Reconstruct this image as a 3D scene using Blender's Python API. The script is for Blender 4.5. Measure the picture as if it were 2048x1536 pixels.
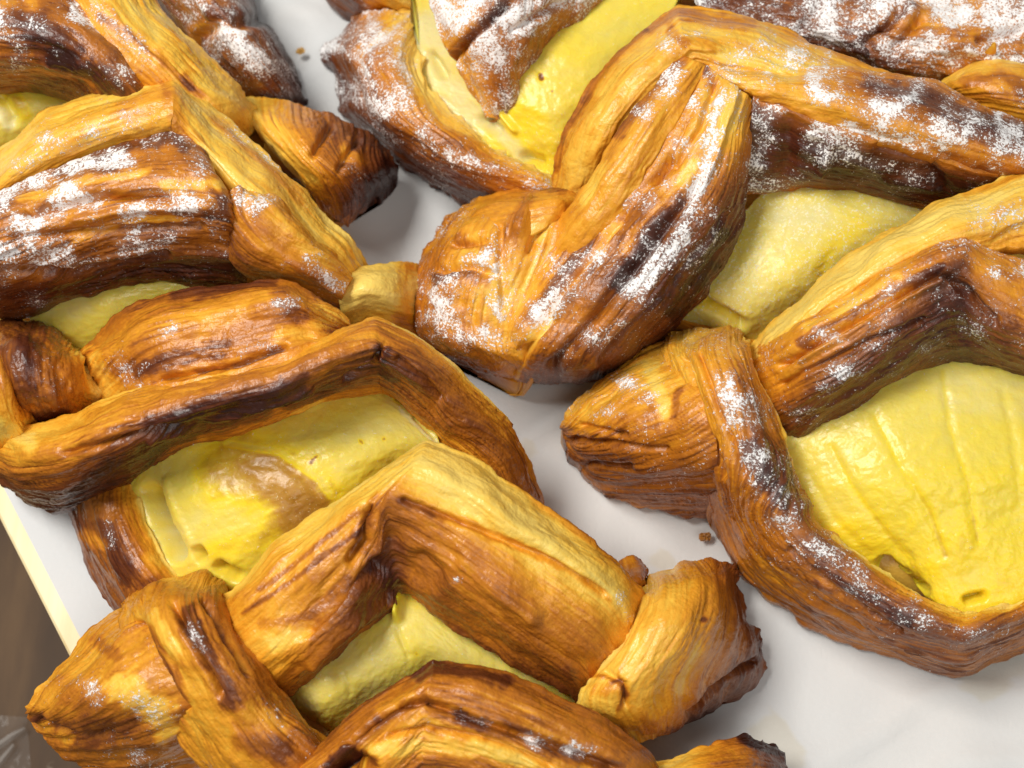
import bpy, math, random
import numpy as np

for o in list(bpy.data.objects):
    bpy.data.objects.remove(o)
scene = bpy.context.scene
U = 1e-4                      # one photograph pixel on the pastries is about 0.1 mm
PI = math.pi

# ------------------------------------------------------------------ camera
TILT = math.radians(22.0)
HFOV = math.radians(40.0)
F = 1024.0 / math.tan(HFOV / 2)
DIST = F * U
TARGET = np.array([0.0, 0.0, 300 * U])
FWD = np.array([0.0, math.sin(TILT), -math.cos(TILT)])
RIGHT = np.array([1.0, 0.0, 0.0])
UP = np.array([0.0, math.cos(TILT), math.sin(TILT)])
CAM = TARGET - FWD * DIST

cd = bpy.data.cameras.new('camera')
cam = bpy.data.objects.new('camera', cd)
scene.collection.objects.link(cam)
cam.location = CAM
cam.rotation_euler = (TILT, 0, 0)
cd.sensor_fit = 'HORIZONTAL'
cd.angle = HFOV
cd.clip_start = 0.01
cd.clip_end = 20
cd.dof.use_dof = True
cd.dof.focus_distance = DIST - 0.008
cd.dof.aperture_fstop = 20.0
scene.camera = cam

# ------------------------------------------------------------------ light
w = bpy.data.worlds.new('World')
scene.world = w
w.use_nodes = True
w.node_tree.nodes['Background'].inputs[0].default_value = (1.0, 0.985, 0.96, 1)
w.node_tree.nodes['Background'].inputs[1].default_value = 0.22


def area(name, loc, aim, size, power, col=(1, 1, 1)):
    ld = bpy.data.lights.new(name, 'AREA')
    ld.shape = 'RECTANGLE'
    ld.size, ld.size_y = size
    ld.energy = power
    ld.color = col
    o = bpy.data.objects.new(name, ld)
    scene.collection.objects.link(o)
    o.location = loc
    d = np.array(aim) - np.array(loc)
    from mathutils import Vector
    o.rotation_euler = Vector(d).to_track_quat('-Z', 'Y').to_euler()
    return o


area('ceiling_lamp', (-0.42, 0.12, 0.90), (0, 0, 0.02), (0.44, 0.24), 11.0, (1.0, 0.965, 0.91))
area('counter_lamp', (0.25, -0.55, 0.95), (0, 0, 0.02), (0.7, 0.4), 3.6, (1.0, 0.98, 0.95))

vs = scene.view_settings
scene.display_settings.display_device = 'sRGB'
vs.view_transform = 'Standard'
vs.look = 'None'
vs.gamma = 1
vs.use_curve_mapping = False
vs.exposure = -0.14
scene.cycles.use_denoising = True
scene.cycles.max_bounces = 6

# ------------------------------------------------------------------ helpers
def PT(x, y, z):
    """photo pixel plus height above the paper (0.1 mm) -> point in metres"""
    x = np.asarray(x, float); y = np.asarray(y, float); z = np.asarray(z, float) * U
    dx = (x - 1024.0) / F
    dy = (768.0 - y) / F
    d = FWD + dx[..., None] * RIGHT + dy[..., None] * UP
    t = (z - CAM[2]) / d[..., 2]
    return CAM + d * t[..., None]


class Noise:
    def __init__(self, seed):
        r = np.random.RandomState(seed)
        self.p = np.tile(r.permutation(256), 3)
        a = r.rand(256) * 2 * PI
        self.g = np.stack([np.cos(a), np.sin(a)], -1)

    def __call__(self, x, y):
        xi = np.floor(x).astype(int); yi = np.floor(y).astype(int)
        xf = x - xi; yf = y - yi
        xi &= 255; yi &= 255
        u = xf * xf * xf * (xf * (xf * 6 - 15) + 10)
        v = yf * yf * yf * (yf * (yf * 6 - 15) + 10)
        p, g = self.p, self.g

        def c(i, j):
            q = g[p[p[xi + i] + yi + j]]
            return q[..., 0] * (xf - i) + q[..., 1] * (yf - j)
        a = c(0, 0) * (1 - u) + c(1, 0) * u
        b = c(0, 1) * (1 - u) + c(1, 1) * u
        return (a * (1 - v) + b * v) * 1.5

    def fbm(self, x, y, n=4):
        s = 0; a = 1.0
        for i in range(n):
            s = s + a * self(x * 2 ** i + 17.3 * i, y * 2 ** i + 5.1 * i)
            a *= 0.5
        return s


def catmull(P, n_per):
    """P (R,...) control values along axis 0 -> smooth samples, n_per[i] in segment i"""
    R = len(P)
    ext = np.concatenate([2 * P[:1] - P[1:2], P, 2 * P[-1:] - P[-2:-1]], 0)
    out = []
    for i in range(R - 1):
        p0, p1, p2, p3 = ext[i], ext[i + 1], ext[i + 2], ext[i + 3]
        n = n_per[i]
        t = np.linspace(0, 1, n, endpoint=False).reshape((n,) + (1,) * (P.ndim - 1))
        m1 = (p2 - p0) * 0.46; m2 = (p3 - p1) * 0.46
        t2 = t * t; t3 = t2 * t
        out.append((2 * t3 - 3 * t2 + 1) * p1 + (t3 - 2 * t2 + t) * m1 + (-2 * t3 + 3 * t2) * p2 + (t3 - t2) * m2)
    out.append(P[-1:])
    return np.concatenate(out, 0)


def stroke_dist(x, y, pts):
    d = np.full(x.shape, 1e9)
    if len(pts) == 1:
        return np.hypot(x - pts[0][0], y - pts[0][1])
    for (ax, ay), (bx, by) in zip(pts[:-1], pts[1:]):
        vx, vy = bx - ax, by - ay
        t = np.clip(((x - ax) * vx + (y - ay) * vy) / (vx * vx + vy * vy + 1e-9), 0, 1)
        d = np.minimum(d, np.hypot(x - ax - t * vx, y - ay - t * vy))
    return d


def smooth(e0, e1, x):
    t = np.clip((x - e0) / (e1 - e0), 0, 1)
    return t * t * (3 - 2 * t)


def link(o, parent=None):
    scene.collection.objects.link(o)
    if parent is not None:
        o.parent = parent
        o.matrix_parent_inverse = parent.matrix_world.inverted()
    return o


def np_mesh(name, co, quads, attrs=None, uv=None):
    me = bpy.data.meshes.new(name)
    me.vertices.add(len(co))
    me.vertices.foreach_set('co', np.ascontiguousarray(co, dtype=np.float32).ravel())
    nq = len(quads)
    me.loops.add(nq * 4)
    me.loops.foreach_set('vertex_index', np.ascontiguousarray(quads, dtype=np.int32).ravel())
    me.polygons.add(nq)
    me.polygons.foreach_set('loop_start', np.arange(0, nq * 4, 4, dtype=np.int32))
    me.polygons.foreach_set('use_smooth', np.ones(nq, dtype=bool))
    for k, v in (attrs or {}).items():
        a = me.attributes.new(k, 'FLOAT', 'POINT')
        a.data.foreach_set('value', np.ascontiguousarray(v, dtype=np.float32))
    if uv is not None:
        a = me.attributes.new('flow', 'FLOAT2', 'POINT')
        a.data.foreach_set('vector', np.ascontiguousarray(uv, dtype=np.float32).ravel())
    me.update(calc_edges=True)
    me.validate()
    return me


SEED = [100]


def dough(name, parent, mat, rows, bp, th=110, step=3.2, lam=1.0, period=26.0, sug=0.0,
          strokes=(), rough=1.0, streak=1.0, wob=1.0, label=None, edge=2.5, zmin=3.0, gain=1.34, jit=1.0, steep=False):
    """one strip of dough: a control grid (rows along its length, points across it; pixel, pixel, height)
    splined, laminated along its length and closed underneath"""
    SEED[0] += 1
    nz = Noise(SEED[0]); nz2 = Noise(SEED[0] + 500)
    G = np.array([[(p[0], p[1], p[2]) for p in r] for r in rows], float)
    K = G.shape[1]
    B = np.array(bp, float)
    if B.ndim == 1:
        B = np.tile(B[None], (len(G), 1))
    if len(B) < len(G):
        B = np.concatenate([B, np.repeat(B[-1:], len(G) - len(B), 0)], 0)
    B = 4.0 + (B - 4.0) * gain + (0.12 if lam > 0 else 0.0)
    G = np.concatenate([G, B[..., None] / 10.0], -1)
    segL = np.linalg.norm(G[1:, :, :3] - G[:-1, :, :3], axis=-1).max(1)
    segW = np.linalg.norm(G[:, 1:, :3] - G[:, :-1, :3], axis=-1).max(0)
    nL = [max(2, int(l / (step * 1.25))) for l in segL]
    nW = [max(2, int(l / step)) for l in segW]
    S = catmull(G, nL)
    S = np.swapaxes(catmull(np.swapaxes(S, 0, 1), nW), 0, 1)          # (T,W,4)
    x, y, z, b = S[..., 0].copy(), S[..., 1].copy(), S[..., 2].copy(), S[..., 3].copy()
    T, W = x.shape
    # arc length coordinates
    dt = np.zeros((T, W)); dt[1:] = np.linalg.norm(np.diff(S[..., :3], axis=0), axis=-1)
    ds = np.zeros((T, W)); ds[:, 1:] = np.linalg.norm(np.diff(S[..., :3], axis=1), axis=-1)
    tt = np.cumsum(dt, 0).mean(1)[:, None] * np.ones((1, W))
    ss_raw = np.cumsum(ds, 1)
    wmean = ss_raw[:, -1:].mean()
    ss = 0.5 * ss_raw + 0.5 * ss_raw / np.maximum(ss_raw[:, -1:], 1) * wmean
    # ragged rims
    rim = np.minimum(np.arange(W), np.arange(W)[::-1])[None, :] / (W * 0.5)
    rimw = np.exp(-rim * 12)
    x += edge * 1.6 * rimw * nz.fbm(tt / 55, ss / 60, 3)
    y += edge * 1.6 * rimw * nz2.fbm(tt / 55, ss / 60, 3)
    # laminated layers: terraces that follow warped contours along the strip
    warp = nz.fbm(ss / 130, tt / 800, 3)
    lev = ss / (period * 0.8) + warp * 2.0 * lam
    fr = lev - np.floor(lev)
    saw = np.where(fr < 0.82, fr / 0.82, (1 - fr) / 0.18)
    lvl_id = np.floor(lev)
    amp = 0.35 + 0.65 * np.abs(np.sin(lvl_id * 12.9898 + SEED[0]) * 43758.5453 % 1.0)
    patch = smooth(-0.25, 0.45, nz2.fbm(ss / 90, tt / 160, 3))
    lam_h = (saw - 0.45) * amp * patch
    fine = nz2.fbm(ss / 7.0, tt / 210, 3)
    fine2 = nz.fbm(ss / 3.6, tt / 140, 2)
    bub = nz.fbm(ss / 16, tt / 22, 3)
    big = nz2.fbm(ss / 70, tt / 130, 2)
    hair = np.clip(1 - np.abs(nz.fbm(ss / 11 + 3, tt / 420, 2)) * 3.2, 0, 1) ** 3      # thin crisp lines between leaves of dough
    hair *= smooth(-0.2, 0.3, nz2.fbm(ss / 60, tt / 170, 2) + 0.1)
    fleck = nz2.fbm(x / 5.0, y / 5.0, 2)
    fold = 1 - np.abs(nz.fbm(ss / 34 + 9, tt / 330, 2)) * 2.2
    silk = smooth(-0.35, 0.35, nz.fbm(ss / 110 + 40, tt / 200, 2))      # some stretches are smooth, some fibrous
    h = (big * 9 * wob + lam_h * (3.0 + 5.0 * silk) * lam + fine * (0.15 + 0.6 * silk) * streak + bub * 1.2 * rough + np.clip(fold, 0, 1) * 1.6 * lam - hair * 2.6 * min(lam, 1) + fleck * 0.5 * rough)
    # browning follows the layers: lips and crests darker, fresh stretched layers between them pale
    b = b + ((0.05 + 0.09 * silk) * lam_h * lam + (0.02 + 0.065 * silk) * fine * streak + 0.035 * silk * fine2 * streak + 0.03 * bub * rough
             + 0.07 * big + 0.04 * nz.fbm(ss / 45, tt / 60, 3) + 0.15 * hair * min(lam, 1) + 0.035 * fleck * min(lam * 2, 1))
    line = np.exp(-((fr - 0.86) / 0.07) ** 2) * amp * patch
    b = b + (0.05 + 0.09 * silk) * line * lam
    s = np.full(x.shape, sug, float)
    for st in strokes:
        ch, wd, amt, pts = st[:4]
        if ch == 's':
            wd *= 1.35
        d = stroke_dist(x, y, pts)
        if ch == 'h':
            d = np.maximum(d + 2.0 * nz.fbm(x / 30, y / 30, 2), 0)
            if lam == 0 and abs(amt) < 15:
                amt = amt * 0.36
        if ch in 'bs':
            d = np.maximum(d * (1 + 0.40 * jit * nz2.fbm(x / 26, y / 26, 3)) + 0.30 * jit * wd * nz.fbm(ss / 14, tt / 90, 3), 0)
        v = amt * (1 - smooth(0.25 * wd, wd, d)) if ch == 'b' else amt * np.exp(-(d / (wd * (0.95 if ch == 's' else 0.62))) ** 2)
        if ch == 'b':
            b = b + v / 10.0
        elif ch == 's':
            s = np.maximum(s, v / 10.0) if amt > 0 else np.clip(s + v / 10.0, 0, 1)
        elif ch == 'h':
            h = h + v
    if sug > 0 and lam > 0:                      # dusting gathers in uneven clouds
        cloud = nz2.fbm(x / 60 + 3, y / 60, 3)
        s = np.clip(s * (1 + 0.7 * cloud) + 0.10 * np.clip(cloud, 0, 1) * (1 if sug > 0.02 else 0), 0, 1)
    s = np.minimum(s, 1.0) * 0.80
    co = PT(x, y, z)
    e1 = np.gradient(co, axis=0); e2 = np.gradient(co, axis=1)
    n = np.cross(e1, e2)
    n /= np.linalg.norm(n, axis=-1, keepdims=True) + 1e-12
    if np.mean(np.sum(n * (CAM - co), -1)) < 0:
        n = -n
        flip = True
    else:
        flip = False
    co = co + n * (h * U)[..., None]
    co[..., 2] = np.maximum(co[..., 2], zmin * U)
    s = s * (0.55 + 0.45 * smooth(0.0, 0.6, n[..., 2])) + 0.09 * np.where(s > 0.02, 1, 0) * (bub - lam_h)
    # underside
    fb = [0.0, 0.02, 0.08, 0.22, 0.5, 0.78, 0.92, 0.98, 1.0][1:-1]
    A, E = co[:, 0], co[:, -1]
    nrow = n.mean(1) if steep else np.array([[0.0, 0.0, 1.0]])
    nrow = nrow / (np.linalg.norm(nrow, axis=-1, keepdims=True) + 1e-9)
    und = []
    for f in fb:
        q = E * (1 - f) + A * f
        q = q.copy()
        q = q - nrow * (th * U * math.sin(PI * f) ** 0.5)
        q[:, 2] = np.maximum(q[:, 2], zmin * U)
        und.append(q)
    und = np.stack(und, 1)
    full = np.concatenate([co, und], 1)
    nb = len(fb)
    WW = W + nb
    edgeb = np.stack([b[:, -1]] * (nb // 2) + [b[:, 0]] * (nb - nb // 2), 1)
    bf = np.concatenate([b, edgeb], 1)
    sf = np.concatenate([s, np.zeros((T, nb))], 1)
    uv = np.stack([np.concatenate([ss, np.repeat(ss[:, -1:], nb, 1)], 1),
                   np.concatenate([tt, tt[:, :nb] * 0 + tt[:, :1]], 1)], -1) / 100.0
    uv[..., 0] += SEED[0] * 7.7
    idx = np.arange(T * WW).reshape(T, WW)
    nxt = np.roll(idx, -1, axis=1)
    q = np.stack([idx[:-1], nxt[:-1], nxt[1:], idx[1:]], -1).reshape(-1, 4)
    # end caps
    c0 = full[0].mean(0); c1 = full[-1].mean(0)
    V = np.concatenate([full.reshape(-1, 3), c0[None], c1[None]], 0)
    i0, i1 = T * WW, T * WW + 1
    half = np.arange(0, WW, 2)
    cap0 = np.stack([np.full(len(half), i0), idx[0, (half + 2) % WW] if WW % 2 == 0 else idx[0, np.minimum(half + 2, WW) % WW],
                     idx[0, (half + 1) % WW], idx[0, half]], -1)
    cap1 = np.stack([np.full(len(half), i1), idx[-1, half], idx[-1, (half + 1) % WW],
                     idx[-1, (half + 2) % WW] if WW % 2 == 0 else idx[-1, np.minimum(half + 2, WW) % WW]], -1)
    if WW % 2 == 1:
        cap0 = cap0[:-1]; cap1 = cap1[:-1]
    q = np.concatenate([q, cap0, cap1], 0)
    if not flip:
        q = q[:, ::-1]
    attrs = {'bake': np.concatenate([bf.ravel(), [bf[0].mean(), bf[-1].mean()]]),
             'sugar': np.concatenate([sf.ravel(), [0, 0]])}
    uvf = np.concatenate([uv.reshape(-1, 2), uv[0, :1], uv[-1, :1]], 0)
    me = np_mesh(name, V, q, attrs, uvf)
    me.materials.append(mat)
    o = bpy.data.objects.new(name, me)
    link(o, parent)
    if label:
        o['label'] = label
    return o


# ------------------------------------------------------------------ materials
class NT:
    def __init__(self, name):
        self.m = bpy.data.materials.new(name)
        self.m.use_nodes = True
        self.t = self.m.node_tree
        self.b = self.t.nodes['Principled BSDF']

    def n(self, typ, **kw):
        nd = self.t.nodes.new(typ)
        for k, v in kw.items():
            setattr(nd, k, v)
        return nd

    def l(self, a, b):
        self.t.links.new(a, b)

    def val(self, sock, v):
        if hasattr(v, 'bl_idname') or hasattr(v, 'is_linked'):
            self.l(v, sock)
        else:
            sock.default_value = v

    def math(self, op, a, b=0.0, c=0.0, clamp=False):
        nd = self.n('ShaderNodeMath', operation=op, use_clamp=clamp)
        self.val(nd.inputs[0], a); self.val(nd.inputs[1], b); self.val(nd.inputs[2], c)
        return nd.outputs[0]

    def noise(self, vec, scale, detail=3.0, rough=0.55):
        nd = self.n('ShaderNodeTexNoise')
        nd.inputs['Scale'].default_value = scale
        nd.inputs['Detail'].default_value = detail
        nd.inputs['Roughness'].default_value = rough
        self.l(vec, nd.inputs['Vector'])
        return nd.outputs[0]

    def ramp(self, fac, stops):
        nd = self.n('ShaderNodeValToRGB')
        cr = nd.color_ramp
        cr.interpolation = 'LINEAR'
        while len(cr.elements) < len(stops):
            cr.elements.new(0.5)
        for e, (p, c) in zip(cr.elements, stops):
            e.position = p
            e.color = (c[0], c[1], c[2], 1)
        self.l(fac, nd.inputs[0])
        return nd.outputs[0]

    def attr(self, name):
        nd = self.n('ShaderNodeAttribute', attribute_name=name)
        return nd

    def mapr(self, v, a, b, c=0.0, d=1.0, smooth=True):
        nd = self.n('ShaderNodeMapRange')
        nd.interpolation_type = 'SMOOTHSTEP' if smooth else 'LINEAR'
        self.val(nd.inputs[0], v)
        for i, q in enumerate((a, b, c, d)):
            self.val(nd.inputs[i + 1], q)
        return nd.outputs[0]

    def mix(self, f, a, b):
        nd = self.n('ShaderNodeMix', data_type='RGBA')
        self.val(nd.inputs[0], f)
        self.val(nd.inputs[6], a); self.val(nd.inputs[7], b)
        return nd.outputs[2]


def crust_material(name, stops, relief=0.55, sugar_tint=(0.93, 0.92, 0.91, 1), gloss=0.31, sss=0.0, streaky=1.0, thresh=1.0):
    k = NT(name)
    pos = k.n('ShaderNodeNewGeometry').outputs['Position']
    flow = k.attr('flow').outputs['Vector']
    mp = k.n('ShaderNodeMapping'); mp.inputs['Scale'].default_value = (22, 1.3, 1)
    k.l(flow, mp.inputs[0])
    st = k.noise(mp.outputs[0], 1.0, 5.0, 0.6)
    bl = k.noise(pos, 420, 4.0, 0.6)
    bake = k.attr('bake').outputs['Fac']
    v = k.math('MULTIPLY_ADD', k.math('SUBTRACT', st, 0.5), 0.20 * streaky, bake)
    v = k.math('MULTIPLY_ADD', k.math('SUBTRACT', bl, 0.5), 0.15, v)
    col = k.ramp(v, stops)
    sug = k.attr('sugar').outputs['Fac']
    g1 = k.noise(pos, 1950, 3.0, 0.72)
    g2 = k.noise(pos, 520, 3.0, 0.55)
    g = k.math('ADD', k.math('MULTIPLY', g1, 0.80), k.math('MULTIPLY', g2, 0.20))
    gn = k.mapr(g, 0.33, 0.67, 0.0, 1.0, False)
    diff = k.math('SUBTRACT', k.math('MULTIPLY', sug, thresh), gn)
    mask = k.mapr(diff, 0.0, 0.22, 0.0, 0.96)
    film = k.math('MULTIPLY', k.mapr(sug, 0.15, 1.0), 0.15)          # thin even dust between the grains
    mask2 = k.math('MAXIMUM', mask, film)
    mask2 = k.math('MULTIPLY', mask2, k.mapr(sug, 0.01, 0.12))
    c2 = k.mix(mask2, col, sugar_tint)
    k.l(c2, k.b.inputs['Base Color'])
    r = k.math('MULTIPLY_ADD', bl, 0.25, gloss - 0.1)
    r = k.math('MAXIMUM', r, k.math('MULTIPLY', mask2, 0.95))
    k.l(r, k.b.inputs['Roughness'])
    k.b.inputs['Specular IOR Level'].default_value = 0.5
    if sss:
        k.b.inputs['Subsurface Weight'].default_value = sss
        k.b.inputs['Subsurface Radius'].default_value = (1.0, 0.6, 0.15)
        k.b.inputs['Subsurface Scale'].default_value = 0.0022
    hgt = k.math('MULTIPLY_ADD', st, 0.32 * streaky, k.math('MULTIPLY', bl, 0.45))
    hgt = k.math('MULTIPLY_ADD', k.noise(pos, 1500, 3.0), 0.45, hgt)
    hgt = k.math('MULTIPLY_ADD', k.noise(pos, 750, 2.0, 0.5), 0.5, hgt)          # small blisters
    hgt = k.math('MULTIPLY_ADD', mask2, 0.7, hgt)
    bp = k.n('ShaderNodeBump')
    bp.inputs['Strength'].default_value = relief
    bp.inputs['Distance'].default_value = 0.00045
    k.l(hgt, bp.inputs['Height'])
    k.l(bp.outputs[0], k.b.inputs['Normal'])
    return k.m


CRUST = crust_material('baked_crust', [
    (0.00, (0.88, 0.63, 0.14)),
    (0.15, (0.88, 0.53, 0.065)),
    (0.33, (0.75, 0.32, 0.020)),
    (0.50, (0.49, 0.160, 0.012)),
    (0.68, (0.195, 0.054, 0.011)),
    (0.86, (0.085, 0.019, 0.007)),
    (1.00, (0.034, 0.008, 0.004))])
CUSTARD = crust_material('custard', [
    (0.00, (0.74, 0.66, 0.30)),
    (0.25, (0.78, 0.64, 0.11)),
    (0.50, (0.86, 0.66, 0.025)),
    (0.75, (0.52, 0.28, 0.03)),
    (1.00, (0.24, 0.08, 0.01))], sugar_tint=(0.82, 0.79, 0.55, 1), relief=0.26, gloss=0.33, sss=0.5, streaky=0.2)
CRUMB_M = crust_material('crumb_crust', [(0, (0.75, 0.5, 0.15)), (0.5, (0.40, 0.17, 0.03)), (1.0, (0.1, 0.03, 0.01))])


def paper_material():
    k = NT('baking_paper')
    pos = k.n('ShaderNodeNewGeometry').outputs['Position']
    big = k.noise(pos, 16, 3.0)
    fib = k.noise(pos, 900, 4.0)
    grease = k.attr('grease').outputs['Fac']
    base = k.mix(k.mapr(big, 0.35, 0.65), (0.62, 0.635, 0.64, 1), (0.68, 0.675, 0.66, 1))
    base = k.mix(k.math('MULTIPLY', fib, 0.16), base, (0.58, 0.57, 0.54, 1))
    spot = k.mapr(grease, 0.15, 0.7)
    base = k.mix(k.math('MULTIPLY', spot, 0.35), base, (0.60, 0.53, 0.36, 1))
    k.l(base, k.b.inputs['Base Color'])
    k.l(k.math('MULTIPLY_ADD', spot, -0.15, 0.55), k.b.inputs['Roughness'])
    k.b.inputs['Specular IOR Level'].default_value = 0.3
    bp = k.n('ShaderNodeBump'); bp.inputs['Strength'].default_value = 0.25; bp.inputs['Distance'].default_value = 0.0003
    k.l(k.math('MULTIPLY_ADD', k.noise(pos, 60, 4), 1.5, fib), bp.inputs['Height'])
    k.l(bp.outputs[0], k.b.inputs['Normal'])
    return k.m


def wood_material():
    k = NT('dark_wood')
    pos = k.n('ShaderNodeNewGeometry').outputs['Position']
    mp = k.n('ShaderNodeMapping'); mp.inputs['Scale'].default_value = (40, 9, 9); mp.inputs['Rotation'].default_value = (0, 0, 0.5)
    k.l(pos, mp.inputs[0])
    a = k.noise(mp.outputs[0], 1.0, 6.0, 0.6)
    sp = k.noise(pos, 260, 2.0)
    col = k.ramp(a, [(0.25, (0.028, 0.015, 0.007)), (0.5, (0.070, 0.036, 0.014)), (0.75, (0.15, 0.082, 0.032))])
    col = k.mix(k.mapr(sp, 0.70, 0.80, 0, 0.25), col, (0.45, 0.38, 0.30, 1))
    k.l(col, k.b.inputs['Base Color'])
    k.b.inputs['Roughness'].default_value = 0.55
    k.b.inputs['Specular IOR Level'].default_value = 0.2
    return k.m


def board_material():
    k = NT('cream_board')
    pos = k.n('ShaderNodeNewGeometry').outputs['Position']
    mp = k.n('ShaderNodeMapping'); mp.inputs['Scale'].default_value = (300, 25, 25); mp.inputs['Rotation'].default_value = (0, 0, 0.45)
    k.l(pos, mp.inputs[0])
    a = k.noise(mp.outputs[0], 1.0, 4.0)
    col = k.ramp(a, [(0.3, (0.76, 0.60, 0.30)), (0.7, (0.86, 0.74, 0.45))])
    k.l(col, k.b.inputs['Base Color'])
    k.b.inputs['Roughness'].default_value = 0.45
    return k.m


# ------------------------------------------------------------------ the surface they rest on
def to_plane(px, py, z):
    return PT(np.array(px, float), np.array(py, float), z)


E0 = PT(np.array(0.0), np.array(964.0), 0.0)          # paper edge
E1 = PT(np.array(157.0), np.array(1271.0), 0.0)
ed = (E1 - E0); ed /= np.linalg.norm(ed)
en = np.array([-ed[1], ed[0], 0.0])
if en[0] < 0:
    en = -en                                          # points into the paper


def build_paper():
    nzp = Noise(7)
    L0, L1, Wd = -0.30, 0.30, 0.42
    n1, n2 = 300, 210
    a = np.linspace(L0, L1, n1)[:, None] * np.ones((1, n2))
    c = (np.linspace(0, 1, n2) ** 1.15 * Wd)[None, :] * np.ones((n1, 1))
    p = E0 + a[..., None] * ed + c[..., None] * en
    hgt = 0.0014 * nzp.fbm(p[..., 0] / 0.04, p[..., 1] / 0.06, 3) + 0.0012 * np.clip(1 - np.abs(nzp.fbm(p[..., 0] / 0.05 + 3, p[..., 1] / 0.035, 2)) * 6, 0, 1)
    hgt *= smooth(0, 0.02, c)
    p[..., 2] = np.clip(hgt, -0.0014, 0.0024) - 0.0008
    g = np.zeros(p.shape[:2])
    for (x, y, r) in [(1545, 1462, 42), (1580, 1500, 34), (2000, 1330, 60), (1960, 1360, 40), (1330, 1120, 30), (1040, 900, 30), (600, 1000, 50)]:
        q = PT(np.array(float(x)), np.array(float(y)), 0.0)
        d = np.hypot(p[..., 0] - q[0], p[..., 1] - q[1]) / (r * U)
        g = np.maximum(g, 1 - smooth(0.5, 1.2, d + 0.5 * nzp.fbm(p[..., 0] / 0.004, p[..., 1] / 0.004, 3)))
    th = np.array([0, 0, -0.0003])
    top = p.reshape(-1, 3)
    idx = np.arange(n1 * n2).reshape(n1, n2)
    q = np.stack([idx[:-1, :-1], idx[1:, :-1], idx[1:, 1:], idx[:-1, 1:]], -1).reshape(-1, 4)
    e1 = top[q[0, 1]] - top[q[0, 0]]; e2 = top[q[0, 2]] - top[q[0, 0]]
    if np.cross(e1, e2)[2] < 0:
        q = q[:, ::-1]
    me = np_mesh('baking_paper', top, q, {'grease': g.ravel()})
    me.materials.append(paper_material())
    o = bpy.data.objects.new('baking_paper', me)
    link(o)
    o['kind'] = 'structure'


def slab(name, corners, z0, z1, mat, bev=0.001):
    """a bevelled slab standing on a convex outline of ground points"""
    n = len(corners)
    c = np.array(corners, float)[:, :2]
    cen = c.mean(0)
    prof = [(0, z0), (0, z1 - bev), (bev * 0.3, z1 - bev * 0.3), (bev, z1)]
    V = []; Q = []
    for off, z in prof:
        for p in c:
            d = cen - p; d /= np.linalg.norm(d)
            V.append([*(p + d * off), z])
    m = len(prof)
    for k in range(m - 1):
        for i in range(n):
            j = (i + 1) % n
            Q.append([k * n + i, k * n + j, (k + 1) * n + j, (k + 1) * n + i])
    me = bpy.data.meshes.new(name)
    me.from_pydata(V, [], Q + [[(m - 1) * n + i for i in range(n)], list(range(n))[::-1]])
    me.update()
    me.materials.append(mat)
    o = bpy.data.objects.new(name, me)
    link(o)
    return o


build_paper()
b_edge = -0.0040
bc = [E0 + ed * s + en * t for s, t in ((-0.31, b_edge), (0.31, b_edge), (0.31, 0.43), (-0.31, 0.43))]
bo = slab('serving_board', bc, -0.0160, -0.0024, board_material(), 0.0012)
bo['label'] = 'cream edged serving board lying under the white baking paper'
bo['category'] = 'board'
tb = slab('table_top', [(-0.9, -0.8), (0.9, -0.8), (0.9, 0.9), (-0.9, 0.9)], -0.09, -0.06, wood_material(), 0.002)
tb['kind'] = 'structure'
# short feet keep the board above the table
for k, (s, t) in enumerate(((-0.26, 0.08), (0.26, 0.08), (0.26, 0.38), (-0.26, 0.38))):
    c0 = E0 + ed * s + en * t
    me = bpy.data.meshes.new('leg')
    V = []; Q = []
    for j, (r, z) in enumerate(((0.012, -0.0601), (0.012, -0.055), (0.009, -0.05), (0.009, -0.0161))):
        for i in range(16):
            a = 2 * PI * i / 16
            V.append((c0[0] + r * math.cos(a), c0[1] + r * math.sin(a), z))
    for j in range(3):
        for i in range(16):
            Q.append((j * 16 + i, j * 16 + (i + 1) % 16, (j + 1) * 16 + (i + 1) % 16, (j + 1) * 16 + i))
    me.from_pydata(V, [], Q + [tuple(range(16))[::-1], tuple(range(48, 64))])
    me.materials.append(bo.data.materials[0])
    link(bpy.data.objects.new('leg', me), bo)


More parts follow.
